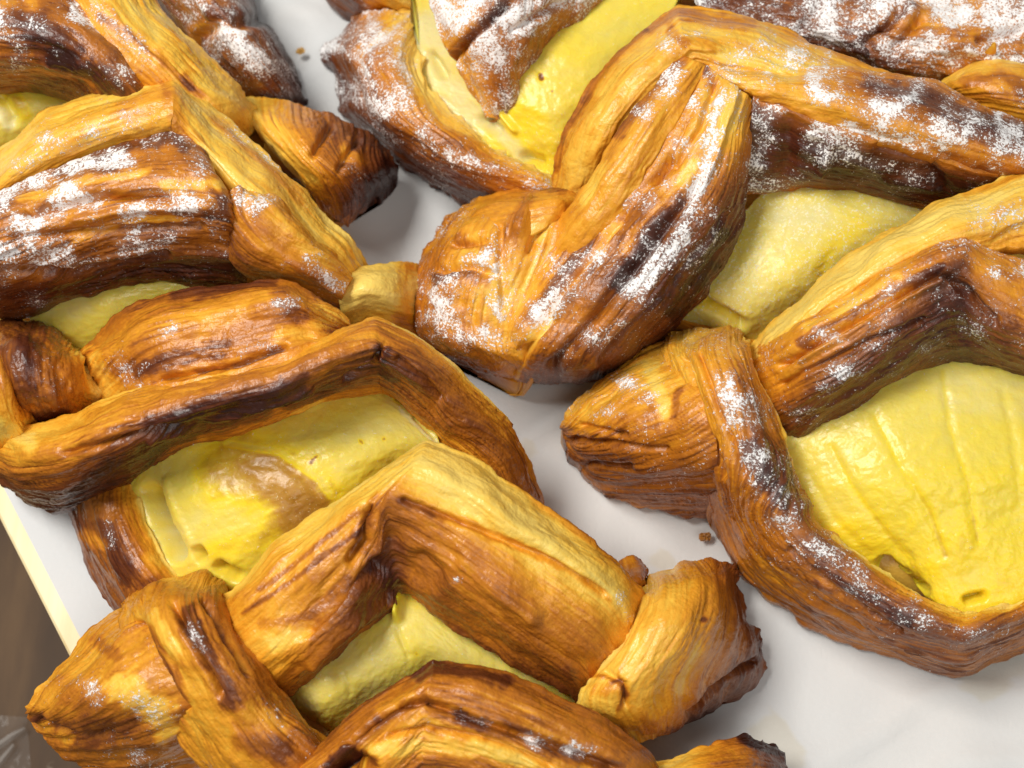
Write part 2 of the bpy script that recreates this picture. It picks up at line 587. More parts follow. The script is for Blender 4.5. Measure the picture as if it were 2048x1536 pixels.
# ------------------------------------------------------------------ pastries
def pastry(label, base_px, zbase):
    """Empty at the pastry's foot with a slab of plain dough that carries filling and strips"""
    pts = np.array(base_px, float)
    g = PT(pts[:, 0], pts[:, 1], 60.0)
    e = bpy.data.objects.new('custard_pastry', None)
    c = g.mean(0)
    e.location = (c[0], c[1], 0.0)
    e.empty_display_size = 0.02
    link(e)
    bpy.context.view_layer.update()
    e['label'] = label
    e['category'] = 'pastry'
    e['group'] = 'custard pastries laid on baking paper'
    # smooth closed outline
    P = np.concatenate([g, g[:1]], 0)
    ring = catmull(P, [10] * len(g))[:-1]
    n = len(ring)
    cen = ring.mean(0)
    nzb = Noise(int(abs(pts[0, 0]) + abs(pts[0, 1])) % 97 + 3)
    V = []
    prof = [(0.80, 4), (0.95, 8), (1.0, 0.4 * zbase), (0.97, 0.75 * zbase), (0.88, zbase), (0.5, zbase)]
    for k, z in prof:
        for i in range(n):
            q = cen + (ring[i] - cen) * (k + 0.03 * float(nzb(np.array(i * 0.4), np.array(z * 0.02))))
            V.append((q[0], q[1], z * U))
    Q = []
    for k in range(len(prof) - 1):
        for i in range(n):
            j = (i + 1) % n
            Q.append((k * n + i, k * n + j, (k + 1) * n + j, (k + 1) * n + i))
    me = bpy.data.meshes.new('dough_base')
    me.from_pydata(V, [], Q + [tuple(range(n))[::-1], tuple((len(prof) - 1) * n + i for i in range(n))])
    a = me.attributes.new('bake', 'FLOAT', 'POINT')
    a.data.foreach_set('value', np.array([0.45 if k < 3 else 0.10 for k in range(len(prof)) for i in range(n)], dtype=np.float32))
    me.polygons.foreach_set('use_smooth', np.ones(len(me.polygons), dtype=bool))
    me.materials.append(CRUST)
    import bmesh
    bm = bmesh.new(); bm.from_mesh(me); bmesh.ops.recalc_face_normals(bm, faces=bm.faces); bm.to_mesh(me); bm.free()
    o = bpy.data.objects.new('dough_base', me)
    link(o, e)
    return e


def custard(parent, rows, bp, strokes=(), sug=0.16, **kw):
    return dough('custard_filling', parent, CUSTARD, rows, bp, th=kw.pop('th', 120), lam=0.0, sug=sug, strokes=strokes,
                 rough=0.9, streak=0.12, wob=kw.pop('wob', 0.8) * 0.55, gain=1.0, jit=0.3, **kw)


D = dough
# ---- pastry at the back left: sugared end only
p = pastry('heavily sugared dark brown pastry end behind the top left pastry', [(300, -60), (410, -60), (480, 60), (530, 160), (470, 160), (390, 60)], 120)
D('dough_tip', p, CRUST, [
    [(280, -60, 200), (340, -60, 300), (400, -60, 320), (450, -60, 260), (490, -60, 60)],
    [(340, 20, 220), (395, 10, 320), (440, 0, 330), (480, -5, 260), (512, 10, 40)],
    [(400, 90, 220), (450, 75, 310), (490, 65, 320), (525, 60, 240), (552, 75, 30)],
    [(450, 150, 190), (495, 140, 270), (530, 130, 270), (560, 125, 200), (588, 145, 25)],
    [(490, 195, 120), (530, 190, 170), (560, 185, 170), (585, 180, 120), (608, 190, 20)],
    [(530, 215, 40), (555, 210, 60), (575, 207, 60), (595, 205, 40), (611, 207, 12)]],
  [6, 5.5, 5.5, 6.5, 8], sug=0.5, th=250, strokes=[
    ('s', 38, 10, [(465, 75), (500, 110), (560, 135)]), ('s', 30, 9.5, [(455, 120), (520, 150)]), ('s', 30, 8, [(380, 30), (400, 60)]), ('s', 25, 8, [(520, 180), (560, 185)]),
    ('b', 22, -3, [(380, 70), (420, 55), (490, 48)]), ('b', 26, 2, [(420, 30), (520, 30)]), ('h', 20, -22, [(400, 75), (440, 45), (520, 40)])])

# ---- top left pastry
p = pastry('golden striped pastry at top left with curled brown right end', [(-120, 20), (60, -60), (260, 20), (460, 210), (640, 330), (420, 330), (160, 300), (-120, 260)], 150)
custard(p, [
    [(-60, 130, 260), (-60, 200, 270), (-60, 260, 250), (-60, 330, 200)],
    [(40, 130, 280), (40, 190, 290), (35, 240, 270), (30, 300, 200)],
    [(140, 150, 280), (130, 200, 280), (120, 240, 260), (110, 290, 200)],
    [(250, 190, 250), (240, 230, 250), (230, 270, 220), (220, 310, 160)]],
  [3, 3.5, 3, 2], [('b', 22, 2.5, [(20, 180), (50, 230)]), ('h', 18, -25, [(0, 190), (25, 240)]), ('b', 20, -3, [(0, 220), (15, 250)])])
D('upper_dough_strip', p, CRUST, [
    [(-40, -40, 500), (-40, 30, 540), (-40, 80, 530), (-40, 130, 450), (-40, 180, 320)],
    [(50, -40, 520), (50, 30, 560), (50, 80, 550), (50, 130, 470), (50, 172, 330)],
    [(140, -10, 520), (140, 45, 560), (140, 95, 550), (140, 150, 470), (140, 196, 340)],
    [(220, 70, 500), (215, 105, 540), (205, 145, 520), (195, 185, 450), (185, 222, 340)],
    [(300, 150, 440), (285, 170, 470), (270, 195, 460), (255, 220, 410), (240, 245, 320)],
    [(370, 230, 340), (355, 245, 360), (340, 260, 350), (320, 275, 310), (300, 290, 250)]],
  [5, 5.2, 5.5, 5, 5], sug=0.24, strokes=[
    ('b', 55, 2.4, [(50, 45), (90, 80), (130, 110)]), ('b', 28, 3, [(120, 110), (190, 150), (220, 175)]), ('s', 30, 9.5, [(-5, 60), (25, 90), (35, 120)]), ('s', 16, 9, [(150, 20), (165, 35)]), ('s', 18, 6, [(60, 40), (90, 50)]),
    ('s', 22, 6.5, [(190, 50), (235, 60)]), ('b', 35, -2, [(10, 10), (60, 5)]), ('b', 30, 1.5, [(80, 170), (160, 180)]), ('s', 25, 5, [(240, 140), (300, 150)]), ('h', 30, 14, [(110, 120), (160, 135)])])
D('upper_dough_strip', p, CRUST, [
    [(255, -60, 450), (220, -45, 520), (185, -30, 540), (150, -10, 530), (110, 10, 500)],
    [(328, 20, 440), (290, 42, 510), (250, 62, 530), (210, 80, 520), (170, 95, 480)],
    [(400, 90, 410), (362, 113, 480), (325, 135, 500), (290, 152, 490), (250, 170, 450)],
    [(460, 150, 370), (428, 175, 440), (395, 198, 450), (365, 215, 440), (330, 235, 390)],
    [(500, 195, 310), (480, 215, 370), (452, 240, 390), (425, 260, 370), (395, 280, 310)],
    [(530, 240, 220), (510, 260, 270), (490, 280, 280), (470, 300, 260), (450, 320, 210)]],
  [2.3, 2.2, 2.8, 3.4, 3.8], lam=1.25, period=19, sug=0.0, streak=1.5, strokes=[('s', 20, 6, [(190, 20), (240, 60), (290, 110)]), ('b', 12, 2.5, [(200, 30), (300, 100), (400, 190)]), ('b', 14, 3, [(370, 150), (385, 175)])])
D('dough_tip', p, CRUST, [
    [(490, 195, 180), (560, 198, 210), (640, 225, 200), (720, 255, 160), (775, 295, 100)],
    [(495, 230, 270), (560, 240, 310), (640, 265, 300), (715, 290, 240), (790, 318, 120)],
    [(530, 280, 290), (590, 290, 330), (650, 310, 320), (715, 330, 260), (796, 340, 100)],
    [(590, 340, 270), (630, 345, 310), (680, 355, 290), (730, 365, 220), (785, 365, 60)],
    [(630, 390, 200), (660, 395, 230), (695, 400, 210), (730, 400, 150), (762, 392, 30)],
    [(650, 430, 90), (670, 440, 110), (695, 450, 90), (715, 435, 40), (740, 408, 15)]],
  [1.8, 3.0, 4.6, 6.0, 7.0], lam=1.5, period=23, th=160, strokes=[('b', 40, 2.5, [(640, 400), (720, 390), (780, 350)]), ('b', 22, -2.5, [(690, 300), (720, 320)]), ('b', 20, -1.5, [(500, 210), (520, 250)]), ('s', 20, 4, [(700, 330), (720, 345)]), ('h', 13, -18, [(660, 255), (625, 310)]), ('h', 13, -16, [(715, 280), (680, 340)])])

# ---- second pastry on the left
p = pastry('left pastry with broad sugar dusted upper strip and pale right end', [(-140, 420), (80, 300), (340, 300), (560, 440), (760, 570), (600, 640), (300, 680), (-140, 640)], 150)
custard(p, [
    [(40, 590, 200), (60, 640, 200), (80, 680, 170), (110, 730, 120)],
    [(150, 560, 270), (170, 605, 275), (190, 650, 250), (220, 710, 190)],
    [(300, 530, 300), (310, 570, 300), (320, 605, 280), (340, 660, 220)],
    [(440, 530, 300), (450, 560, 300), (455, 590, 280), (460, 630, 230)]],
  [1.5, 2, 2.5, 3], [('b', 30, 1.2, [(200, 600), (330, 570)])], sug=0.05, wob=0.4)
D('upper_dough_strip', p, CRUST, [
    [(-40, 340, 330), (-40, 370, 390), (-40, 400, 400), (-40, 440, 340)],
    [(20, 282, 370), (30, 320, 450), (35, 350, 450), (40, 390, 390)],
    [(110, 215, 410), (120, 260, 490), (130, 295, 490), (140, 340, 430)],
    [(220, 175, 440), (230, 215, 520), (240, 255, 520), (245, 305, 460)],
    [(330, 148, 450), (332, 185, 530), (335, 230, 540), (335, 285, 480)],
    [(352, 152, 450), (352, 188, 530), (350, 230, 540), (350, 285, 490)],
    [(405, 200, 440), (393, 232, 510), (383, 265, 520), (375, 305, 480)],
    [(480, 262, 410), (460, 297, 480), (440, 330, 500), (425, 365, 460)],
    [(560, 332, 380), (535, 370, 460), (510, 402, 480), (490, 445, 440)],
    [(632, 404, 340), (602, 437, 410), (577, 467, 430), (555, 515, 400)],
    [(697, 477, 290), (672, 507, 350), (647, 532, 370), (622, 575, 340)],
    [(738, 530, 220), (715, 555, 270), (690, 580, 290), (670, 615, 260)]],
  [2.0, 2.2, 2.6, 3.6], lam=0.8, period=30, sug=0.03, streak=1.3, strokes=[
    ('b', 40, 1.4, [(250, 220), (320, 200)]), ('b', 20, 1.6, [(330, 160), (345, 200), (360, 270)]), ('s', 28, 5, [(100, 290), (190, 260), (270, 240)]), ('s', 20, 6, [(40, 330), (90, 310)]),
    ('b', 24, -1.5, [(400, 300), (520, 400), (600, 470)]), ('b', 16, -1.5, [(640, 420), (720, 520)]), ('s', 14, 4, [(440, 240), (560, 340)]), ('b', 14, 1.3, [(430, 240), (600, 400)])])
D('upper_dough_strip', p, CRUST, [
    [(-40, 400, 430), (-40, 440, 500), (-40, 490, 500), (-40, 540, 470), (-40, 590, 390), (-40, 630, 240)],
    [(60, 358, 450), (65, 402, 520), (65, 452, 520), (65, 510, 480), (65, 570, 400), (65, 624, 250)],
    [(170, 312, 470), (175, 358, 545), (180, 412, 540), (180, 470, 500), (180, 535, 410), (180, 585, 290)],
    [(280, 277, 490), (285, 332, 560), (290, 392, 560), (295, 450, 510), (300, 515, 420), (305, 563, 300)],
    [(345, 266, 505), (362, 330, 565), (382, 390, 565), (393, 450, 520), (400, 515, 420), (402, 574, 300)],
    [(395, 285, 500), (428, 345, 550), (448, 395, 550), (456, 450, 510), (462, 512, 420), (462, 572, 310)],
    [(420, 330, 450), (455, 375, 480), (472, 415, 480), (480, 460, 450), (487, 512, 390), (495, 568, 300)]],
  [5.0, 4.6, 4.3, 5.0, 5.8, 6.5], lam=1.2, period=34, sug=0.36, strokes=[
    ('b', 14, -2.2, [(150, 480), (300, 440), (400, 430)]), ('b', 14, -2.5, [(40, 400), (120, 380), (200, 360), (290, 345)]), ('b', 18, 2, [(120, 345), (260, 290), (350, 275), (370, 300)]),
    ('b', 16, 2.5, [(420, 375), (445, 400), (445, 430), (360, 425)]), ('b', 24, 1.5, [(0, 590), (120, 580), (300, 530), (470, 540)]), ('b', 18, -2.5, [(330, 370), (440, 370)]),
    ('s', 24, 9.5, [(-5, 400), (60, 355), (120, 330), (240, 315)]), ('s', 26, 9.5, [(125, 390), (165, 395)]), ('s', 24, 9, [(40, 450), (110, 430)]), ('s', 24, 9, [(0, 505), (60, 490)]), ('s', 20, 9, [(260, 420), (340, 405), (390, 415)]),
    ('s', 26, 9.5, [(80, 520), (140, 510), (160, 530)]), ('s', 20, 8.5, [(250, 495), (350, 480)]), ('s', 30, 8, [(0, 570), (70, 590)]), ('s', 18, 8, [(410, 440), (425, 455)]), ('s', 14, 7, [(200, 520), (280, 500)]),
    ('h', 14, -26, [(60, 425), (200, 395), (330, 395)]), ('h', 14, -22, [(30, 475), (180, 465), (400, 455)]), ('h', 14, -20, [(0, 540), (150, 545), (330, 510)]), ('h', 16, 14, [(150, 440), (300, 415), (420, 410)])])
D('upper_dough_strip', p, CRUST, [
    [(450, 420, 450), (455, 398, 500), (465, 380, 520), (480, 373, 510), (500, 372, 470)],
    [(455, 505, 430), (475, 450, 500), (500, 418, 520), (530, 402, 510), (560, 402, 450)],
    [(500, 550, 400), (530, 503, 480), (560, 473, 490), (590, 457, 480), (620, 462, 410)],
    [(590, 578, 360), (610, 548, 430), (630, 523, 440), (650, 508, 430), (675, 513, 360)],
    [(680, 616, 290), (685, 592, 340), (690, 572, 350), (700, 558, 340), (715, 558, 290)]],
  [5.5, 4.2, 3.2, 3.0, 3.2], lam=0.8, period=30, sug=0.05, strokes=[('s', 22, 7, [(480, 395), (520, 410)]), ('s', 24, 6.5, [(630, 530), (670, 570), (680, 590)]), ('b', 30, 1.2, [(480, 400), (540, 470), (640, 560)]), ('s', 9, 9, [(568, 530)])])
D('dough_tip', p, CRUST, [
    [(655, 540, 270), (668, 575, 320), (680, 610, 310), (690, 660, 220)],
    [(732, 526, 270), (730, 560, 335), (728, 600, 325), (726, 655, 220)],
    [(785, 523, 240), (785, 562, 300), (785, 608, 290), (785, 660, 190)],
    [(840, 530, 150), (840, 570, 190), (840, 610, 180), (840, 660, 110)],
    [(880, 545, 60), (880, 575, 80), (880, 610, 70), (880, 650, 40)]],
  [1.8, 0.6, 1.0, 2.6], lam=0.35, streak=0.7, strokes=[('b', 22, 1.8, [(812, 540), (806, 650)]), ('b', 26, 1.4, [(740, 645), (790, 635)]), ('b', 24, -1.5, [(690, 570), (720, 600)])])

# ---- third pastry on the left
p = pastry('left pastry with plain striped bands, open custard and rounded left knot', [(-60, 780), (200, 700), (560, 640), (820, 720), (1010, 880), (1000, 1000), (700, 1080), (420, 1160), (250, 1160), (150, 1010), (0, 930)], 150)
custard(p, [
    [(240, 960, 205), (268, 1035, 200), (300, 1102, 200), (345, 1165, 195), (410, 1212, 170)],
    [(340, 890, 290), (370, 980, 290), (400, 1050, 280), (440, 1120, 260), (490, 1190, 220)],
    [(470, 840, 320), (500, 920, 330), (530, 990, 330), (560, 1060, 300), (590, 1130, 250)],
    [(600, 790, 330), (630, 870, 350), (650, 940, 350), (670, 1000, 320), (700, 1070, 270)],
    [(740, 750, 320), (770, 820, 340), (790, 880, 340), (800, 930, 310), (820, 1000, 260)],
    [(850, 815, 290), (870, 860, 310), (880, 890, 310), (900, 930, 290), (920, 990, 240)]],
  [3.2, 2.6, 2.4, 3.8, 4.6], [
    ('b', 115, 4.2, [(470, 935), (540, 955), (590, 985), (600, 1020)]), ('b', 70, 1.6, [(540, 950), (600, 990)]), ('b', 12, -2.5, [(455, 888), (560, 905), (640, 960), (660, 990)]), ('h', 18, 12, [(450, 900), (545, 915), (610, 955), (645, 1000)]), ('h', 30, 12, [(480, 930), (580, 980)]),
    ('b', 26, 1.5, [(420, 1100), (520, 1080)]), ('b', 20, -2.6, [(308, 1000), (330, 1060), (352, 1110)]), ('h', 20, -85, [(300, 985), (322, 1050), (350, 1108)]), ('h', 12, 14, [(330, 960), (360, 1040), (395, 1110)]), ('h', 14, -55, [(395, 1105), (400, 1115)]), ('h', 16, -45, [(440, 1135), (470, 1150)]),
    ('b', 5, 5, [(622, 925), (634, 912)]), ('b', 6, 5, [(720, 880), (724, 886)]), ('b', 6, 5, [(768, 878)]), ('b', 10, 5, [(795, 797), (806, 800)]), ('h', 7, -14, [(830, 835), (872, 880)]), ('b', 7, -2, [(800, 820), (872, 885)])], sug=0.22)
D('lower_dough_strip', p, CRUST, [
    [(112, 940, 60), (160, 960, 200), (210, 970, 225), (258, 955, 215)],
    [(140, 1030, 30), (185, 1030, 210), (235, 1018, 250), (278, 1000, 220)],
    [(163, 1110, 30), (210, 1100, 210), (260, 1085, 250), (308, 1072, 220)],
    [(195, 1180, 30), (250, 1170, 200), (300, 1150, 240), (348, 1138, 210)],
    [(240, 1240, 30), (290, 1240, 180), (350, 1220, 210), (400, 1190, 190)]],
  [6.0, 5.4, 5.0, 2.6], th=220, lam=0.9, strokes=[('b', 30, 2, [(210, 1060), (250, 1150)]), ('b', 12, -2.5, [(278, 1000), (345, 1140)]), ('b', 20, -2, [(170, 1070), (200, 1090)]), ('s', 10, 5, [(215, 1040), (225, 1090)]), ('b', 30, -1.8, [(300, 1130)])])
D('dough_knot', p, CRUST, [
    [(-60, 660, 180), (0, 640, 200), (60, 642, 210), (120, 664, 200), (160, 692, 170)],
    [(-80, 690, 330), (0, 680, 400), (60, 685, 410), (125, 700, 380), (178, 722, 270)],
    [(-80, 740, 350), (0, 735, 430), (65, 740, 440), (130, 750, 400), (192, 760, 290)],
    [(-70, 790, 330), (10, 790, 400), (70, 795, 410), (130, 800, 370), (203, 796, 280)],
    [(-30, 840, 250), (30, 840, 300), (75, 840, 310), (130, 834, 290), (200, 818, 240)],
    [(0, 880, 120), (40, 875, 140), (80, 870, 150), (130, 860, 150), (190, 845, 130)]],
  [5, 5.5, 5.8, 5.0, 2.4], lam=0.5, rough=2.6, wob=1.4, strokes=[('b', 16, 2.2, [(70, 835), (130, 825)]), ('b', 25, 1.4, [(50, 690), (60, 780)]), ('s', 40, 2.6, [(90, 720), (130, 780)]), ('b', 18, -2.2, [(150, 690), (190, 770), (200, 810)])])
D('lower_dough_strip', p, CRUST, [
    [(-80, 690, 380), (-40, 690, 430), (-5, 700, 430), (15, 720, 380)],
    [(-70, 770, 370), (-25, 770, 430), (12, 780, 430), (42, 798, 360)],
    [(-50, 840, 320), (-5, 845, 380), (30, 842, 380), (66, 842, 310)],
    [(-30, 910, 230), (10, 905, 270), (50, 895, 280), (90, 880, 220)]],
  [4.2, 3.4, 3.6, 4.6], lam=1.2, period=18, strokes=[('b', 40, -2.2, [(0, 860), (40, 870)])])
D('upper_dough_strip', p, CRUST, [
    [(160, 700, 260), (175, 730, 300), (190, 765, 290), (215, 825, 270)],
    [(205, 655, 330), (225, 700, 400), (245, 745, 390), (265, 812, 370)],
    [(270, 612, 380), (290, 660, 470), (310, 720, 460), (333, 795, 440)],
    [(350, 583, 410), (370, 630, 500), (390, 695, 490), (412, 778, 470)],
    [(460, 571, 430), (470, 610, 510), (480, 670, 500), (492, 756, 490)],
    [(548, 560, 440), (556, 592, 520), (565, 645, 510), (583, 722, 500)],
    [(585, 564, 435), (590, 595, 510), (600, 640, 500), (623, 697, 495)],
    [(620, 585, 420), (625, 612, 480), (635, 642, 470), (660, 685, 480)],
    [(690, 626, 350), (692, 640, 380), (700, 655, 370), (715, 665, 300)]],
  [5.2, 3.6, 4.6, 3.4], lam=1.2, period=24, streak=1.4, sug=0.03, strokes=[
    ('b', 24, 2.0, [(270, 740), (360, 715), (450, 690)]), ('b', 9, 2.4, [(390, 745), (480, 728), (560, 700)]), ('s', 22, 6.5, [(250, 730), (280, 760)]), ('s', 14, 6, [(330, 665), (350, 655)]), ('b', 30, -2.5, [(190, 720), (215, 780)]), ('b', 28, 1.5, [(560, 590), (600, 640)]), ('b', 26, -1.6, [(640, 625), (680, 640)]), ('b', 24, -2, [(560, 670), (640, 650)]),
    ('s', 16, 5, [(560, 610), (600, 600)]), ('h', 9, -22, [(330, 760), (480, 728), (570, 695)]), ('b', 18, 2, [(350, 590), (480, 575), (545, 565)]), ('s', 14, 5, [(490, 705), (560, 690)])])
D('upper_dough_strip', p, CRUST, [
    [(-30, 850, 180), (-22, 880, 240), (-15, 910, 240), (-8, 940, 190), (2, 960, 60)],
    [(40, 850, 310), (45, 890, 380), (48, 930, 370), (48, 970, 280), (50, 1003, 70)],
    [(140, 828, 370), (145, 870, 450), (145, 920, 440), (140, 975, 330), (130, 1019, 110)],
    [(240, 787, 420), (250, 827, 500), (255, 877, 490), (250, 930, 390), (240, 977, 220)],
    [(380, 757, 450), (385, 787, 530), (390, 827, 520), (385, 865, 430), (375, 893, 300)],
    [(520, 722, 470), (525, 752, 550), (530, 792, 540), (525, 830, 450), (515, 857, 330)],
    [(640, 674, 480), (645, 707, 555), (650, 747, 540), (645, 785, 450), (640, 813, 330)],
    [(735, 640, 480), (737, 675, 550), (740, 715, 530), (747, 757, 440), (752, 790, 330)],
    [(765, 644, 475), (762, 680, 545), (762, 718, 525), (765, 758, 435), (768, 790, 325)],
    [(820, 670, 455), (808, 702, 525), (803, 737, 505), (797, 777, 420), (797, 805, 320)],
    [(898, 722, 405), (877, 747, 475), (862, 777, 465), (847, 817, 400), (837, 850, 310)],
    [(978, 797, 320), (947, 812, 395), (921, 832, 405), (896, 857, 370), (879, 884, 300)],
    [(1032, 864, 220), (1001, 872, 325), (971, 882, 345), (941, 907, 330), (921, 927, 270)],
    [(1060, 925, 140), (1035, 930, 250), (1005, 940, 290), (975, 960, 280), (955, 980, 240)],
    [(1085, 1010, 80), (1060, 1015, 180), (1030, 1020, 220), (1000, 1035, 210), (985, 1045, 180)]],
  [[3, 3, 3.5, 5, 6.5], [2.8, 3, 4, 5.6, 6.8], [3.2, 3.6, 4.8, 6.4, 7], [3.2, 4, 5.8, 7.4, 6.8], [3.2, 4.4, 6.8, 7.4, 5.4], [3.2, 4.6, 6.8, 7, 4.6], [3.2, 4.4, 5.6, 6.4, 4], [3.2, 4.4, 6, 5.6, 3.6], [3, 5, 6.4, 5.6, 3.6], [2.6, 5.6, 6.4, 5.4, 3.6], [2, 5.4, 6, 5.4, 3.4], [2, 5, 5.6, 5, 3.2], [3, 5, 5.4, 4.5, 4], [3.5, 5, 5, 4.5, 4], [4, 5, 5, 4.5, 4]],
  lam=1.0, period=22, streak=1.9, sug=0.02, strokes=[
    ('b', 24, 2.2, [(300, 850), (420, 815), (520, 800), (600, 770)]), ('b', 26, 2.0, [(150, 990), (240, 930), (320, 890)]), ('b', 14, -2, [(400, 872), (520, 850), (640, 805)]), ('b', 9, 2.5, [(760, 690), (740, 740), (700, 750)]), ('b', 10, 2, [(780, 690), (760, 740), (790, 760)]),
    ('h', 12, -20, [(130, 905), (300, 865), (420, 850), (560, 815)]), ('h', 10, 12, [(300, 885), (450, 835), (620, 775)]), ('h', 9, -16, [(770, 690), (745, 730), (690, 760)]), ('h', 12, -18, [(800, 720), (850, 760), (880, 800)]), ('b', 8, -2.5, [(785, 655), (870, 700), (950, 770), (1010, 840)]), ('b', 22, -2.0, [(20, 860), (60, 890)])])

# ---- front left pastry
p = pastry('front pastry with plain golden chevron strip and pointed left knot over the board edge', [(180, 1420), (440, 1250), (820, 1050), (1180, 1180), (1400, 1240), (1440, 1340), (1240, 1420), (1000, 1500), (700, 1560), (420, 1560)], 130)
custard(p, [
    [(572, 1408, 165), (590, 1412, 185), (608, 1425, 175), (640, 1455, 90)],
    [(590, 1345, 260), (622, 1385, 272), (652, 1420, 250), (690, 1475, 150)],
    [(690, 1255, 290), (720, 1310, 310), (750, 1362, 290), (790, 1425, 200)],
    [(800, 1160, 300), (820, 1240, 320), (850, 1310, 300), (880, 1385, 230)],
    [(900, 1210, 290), (920, 1280, 300), (940, 1340, 280), (960, 1405, 210)],
    [(1040, 1290, 250), (1050, 1340, 260), (1060, 1380, 240), (1070, 1430, 180)],
    [(1160, 1370, 180), (1170, 1390, 190), (1180, 1420, 170), (1190, 1450, 120)]],
  [2.6, 2.2, 2.4, 3.4], [('h', 8, -14, [(795, 1260), (815, 1310)]), ('h', 7, -12, [(690, 1350), (700, 1390)]), ('b', 10, 2.2, [(800, 1205), (795, 1240)]), ('h', 12, 40, [(802, 1195), (795, 1235)]), ('b', 5, 4, [(833, 1308)]), ('b', 12, 2, [(600, 1420), (630, 1450)])], sug=0.2, wob=0.5)
D('dough_tip', p, CRUST, [
    [(300, 1190, 200), (330, 1250, 380), (370, 1340, 400), (410, 1430, 340), (450, 1540, 60)],
    [(232, 1220, 180), (250, 1275, 340), (270, 1370, 380), (300, 1460, 300), (330, 1580, 20)],
    [(160, 1290, 160), (180, 1330, 290), (195, 1395, 330), (210, 1470, 240), (220, 1562, 10)],
    [(100, 1350, 140), (115, 1375, 230), (125, 1415, 250), (135, 1465, 170), (145, 1522, 20)],
    [(64, 1395, 120), (68, 1410, 150), (72, 1424, 160), (77, 1445, 120), (88, 1475, 50)],
    [(52, 1412, 105), (53, 1416, 110), (54, 1421, 110), (56, 1428, 100), (62, 1442, 70)]],
  [3.2, 3.6, 4.2, 5.0, 4.6], lam=0.8, period=26, th=200, sug=0.12, zmin=-40, streak=0.8, strokes=[
    ('b', 44, -3.2, [(240, 1370), (300, 1410), (330, 1450)]), ('b', 30, 1.3, [(110, 1460), (190, 1480), (260, 1450)]), ('b', 34, 0.9, [(130, 1370), (170, 1420), (190, 1450)]), ('s', 34, 5.5, [(290, 1410), (330, 1470), (320, 1520)]), ('s', 20, 6, [(150, 1365), (200, 1390)]), ('b', 16, -2.6, [(85, 1450), (130, 1480)]),
    ('b', 14, 2.5, [(75, 1435), (110, 1455)]), ('b', 20, 1.5, [(200, 1290), (230, 1310)]), ('s', 30, 4.5, [(230, 1500), (300, 1530)]), ('h', 10, -16, [(80, 1440), (140, 1470), (220, 1475)])])
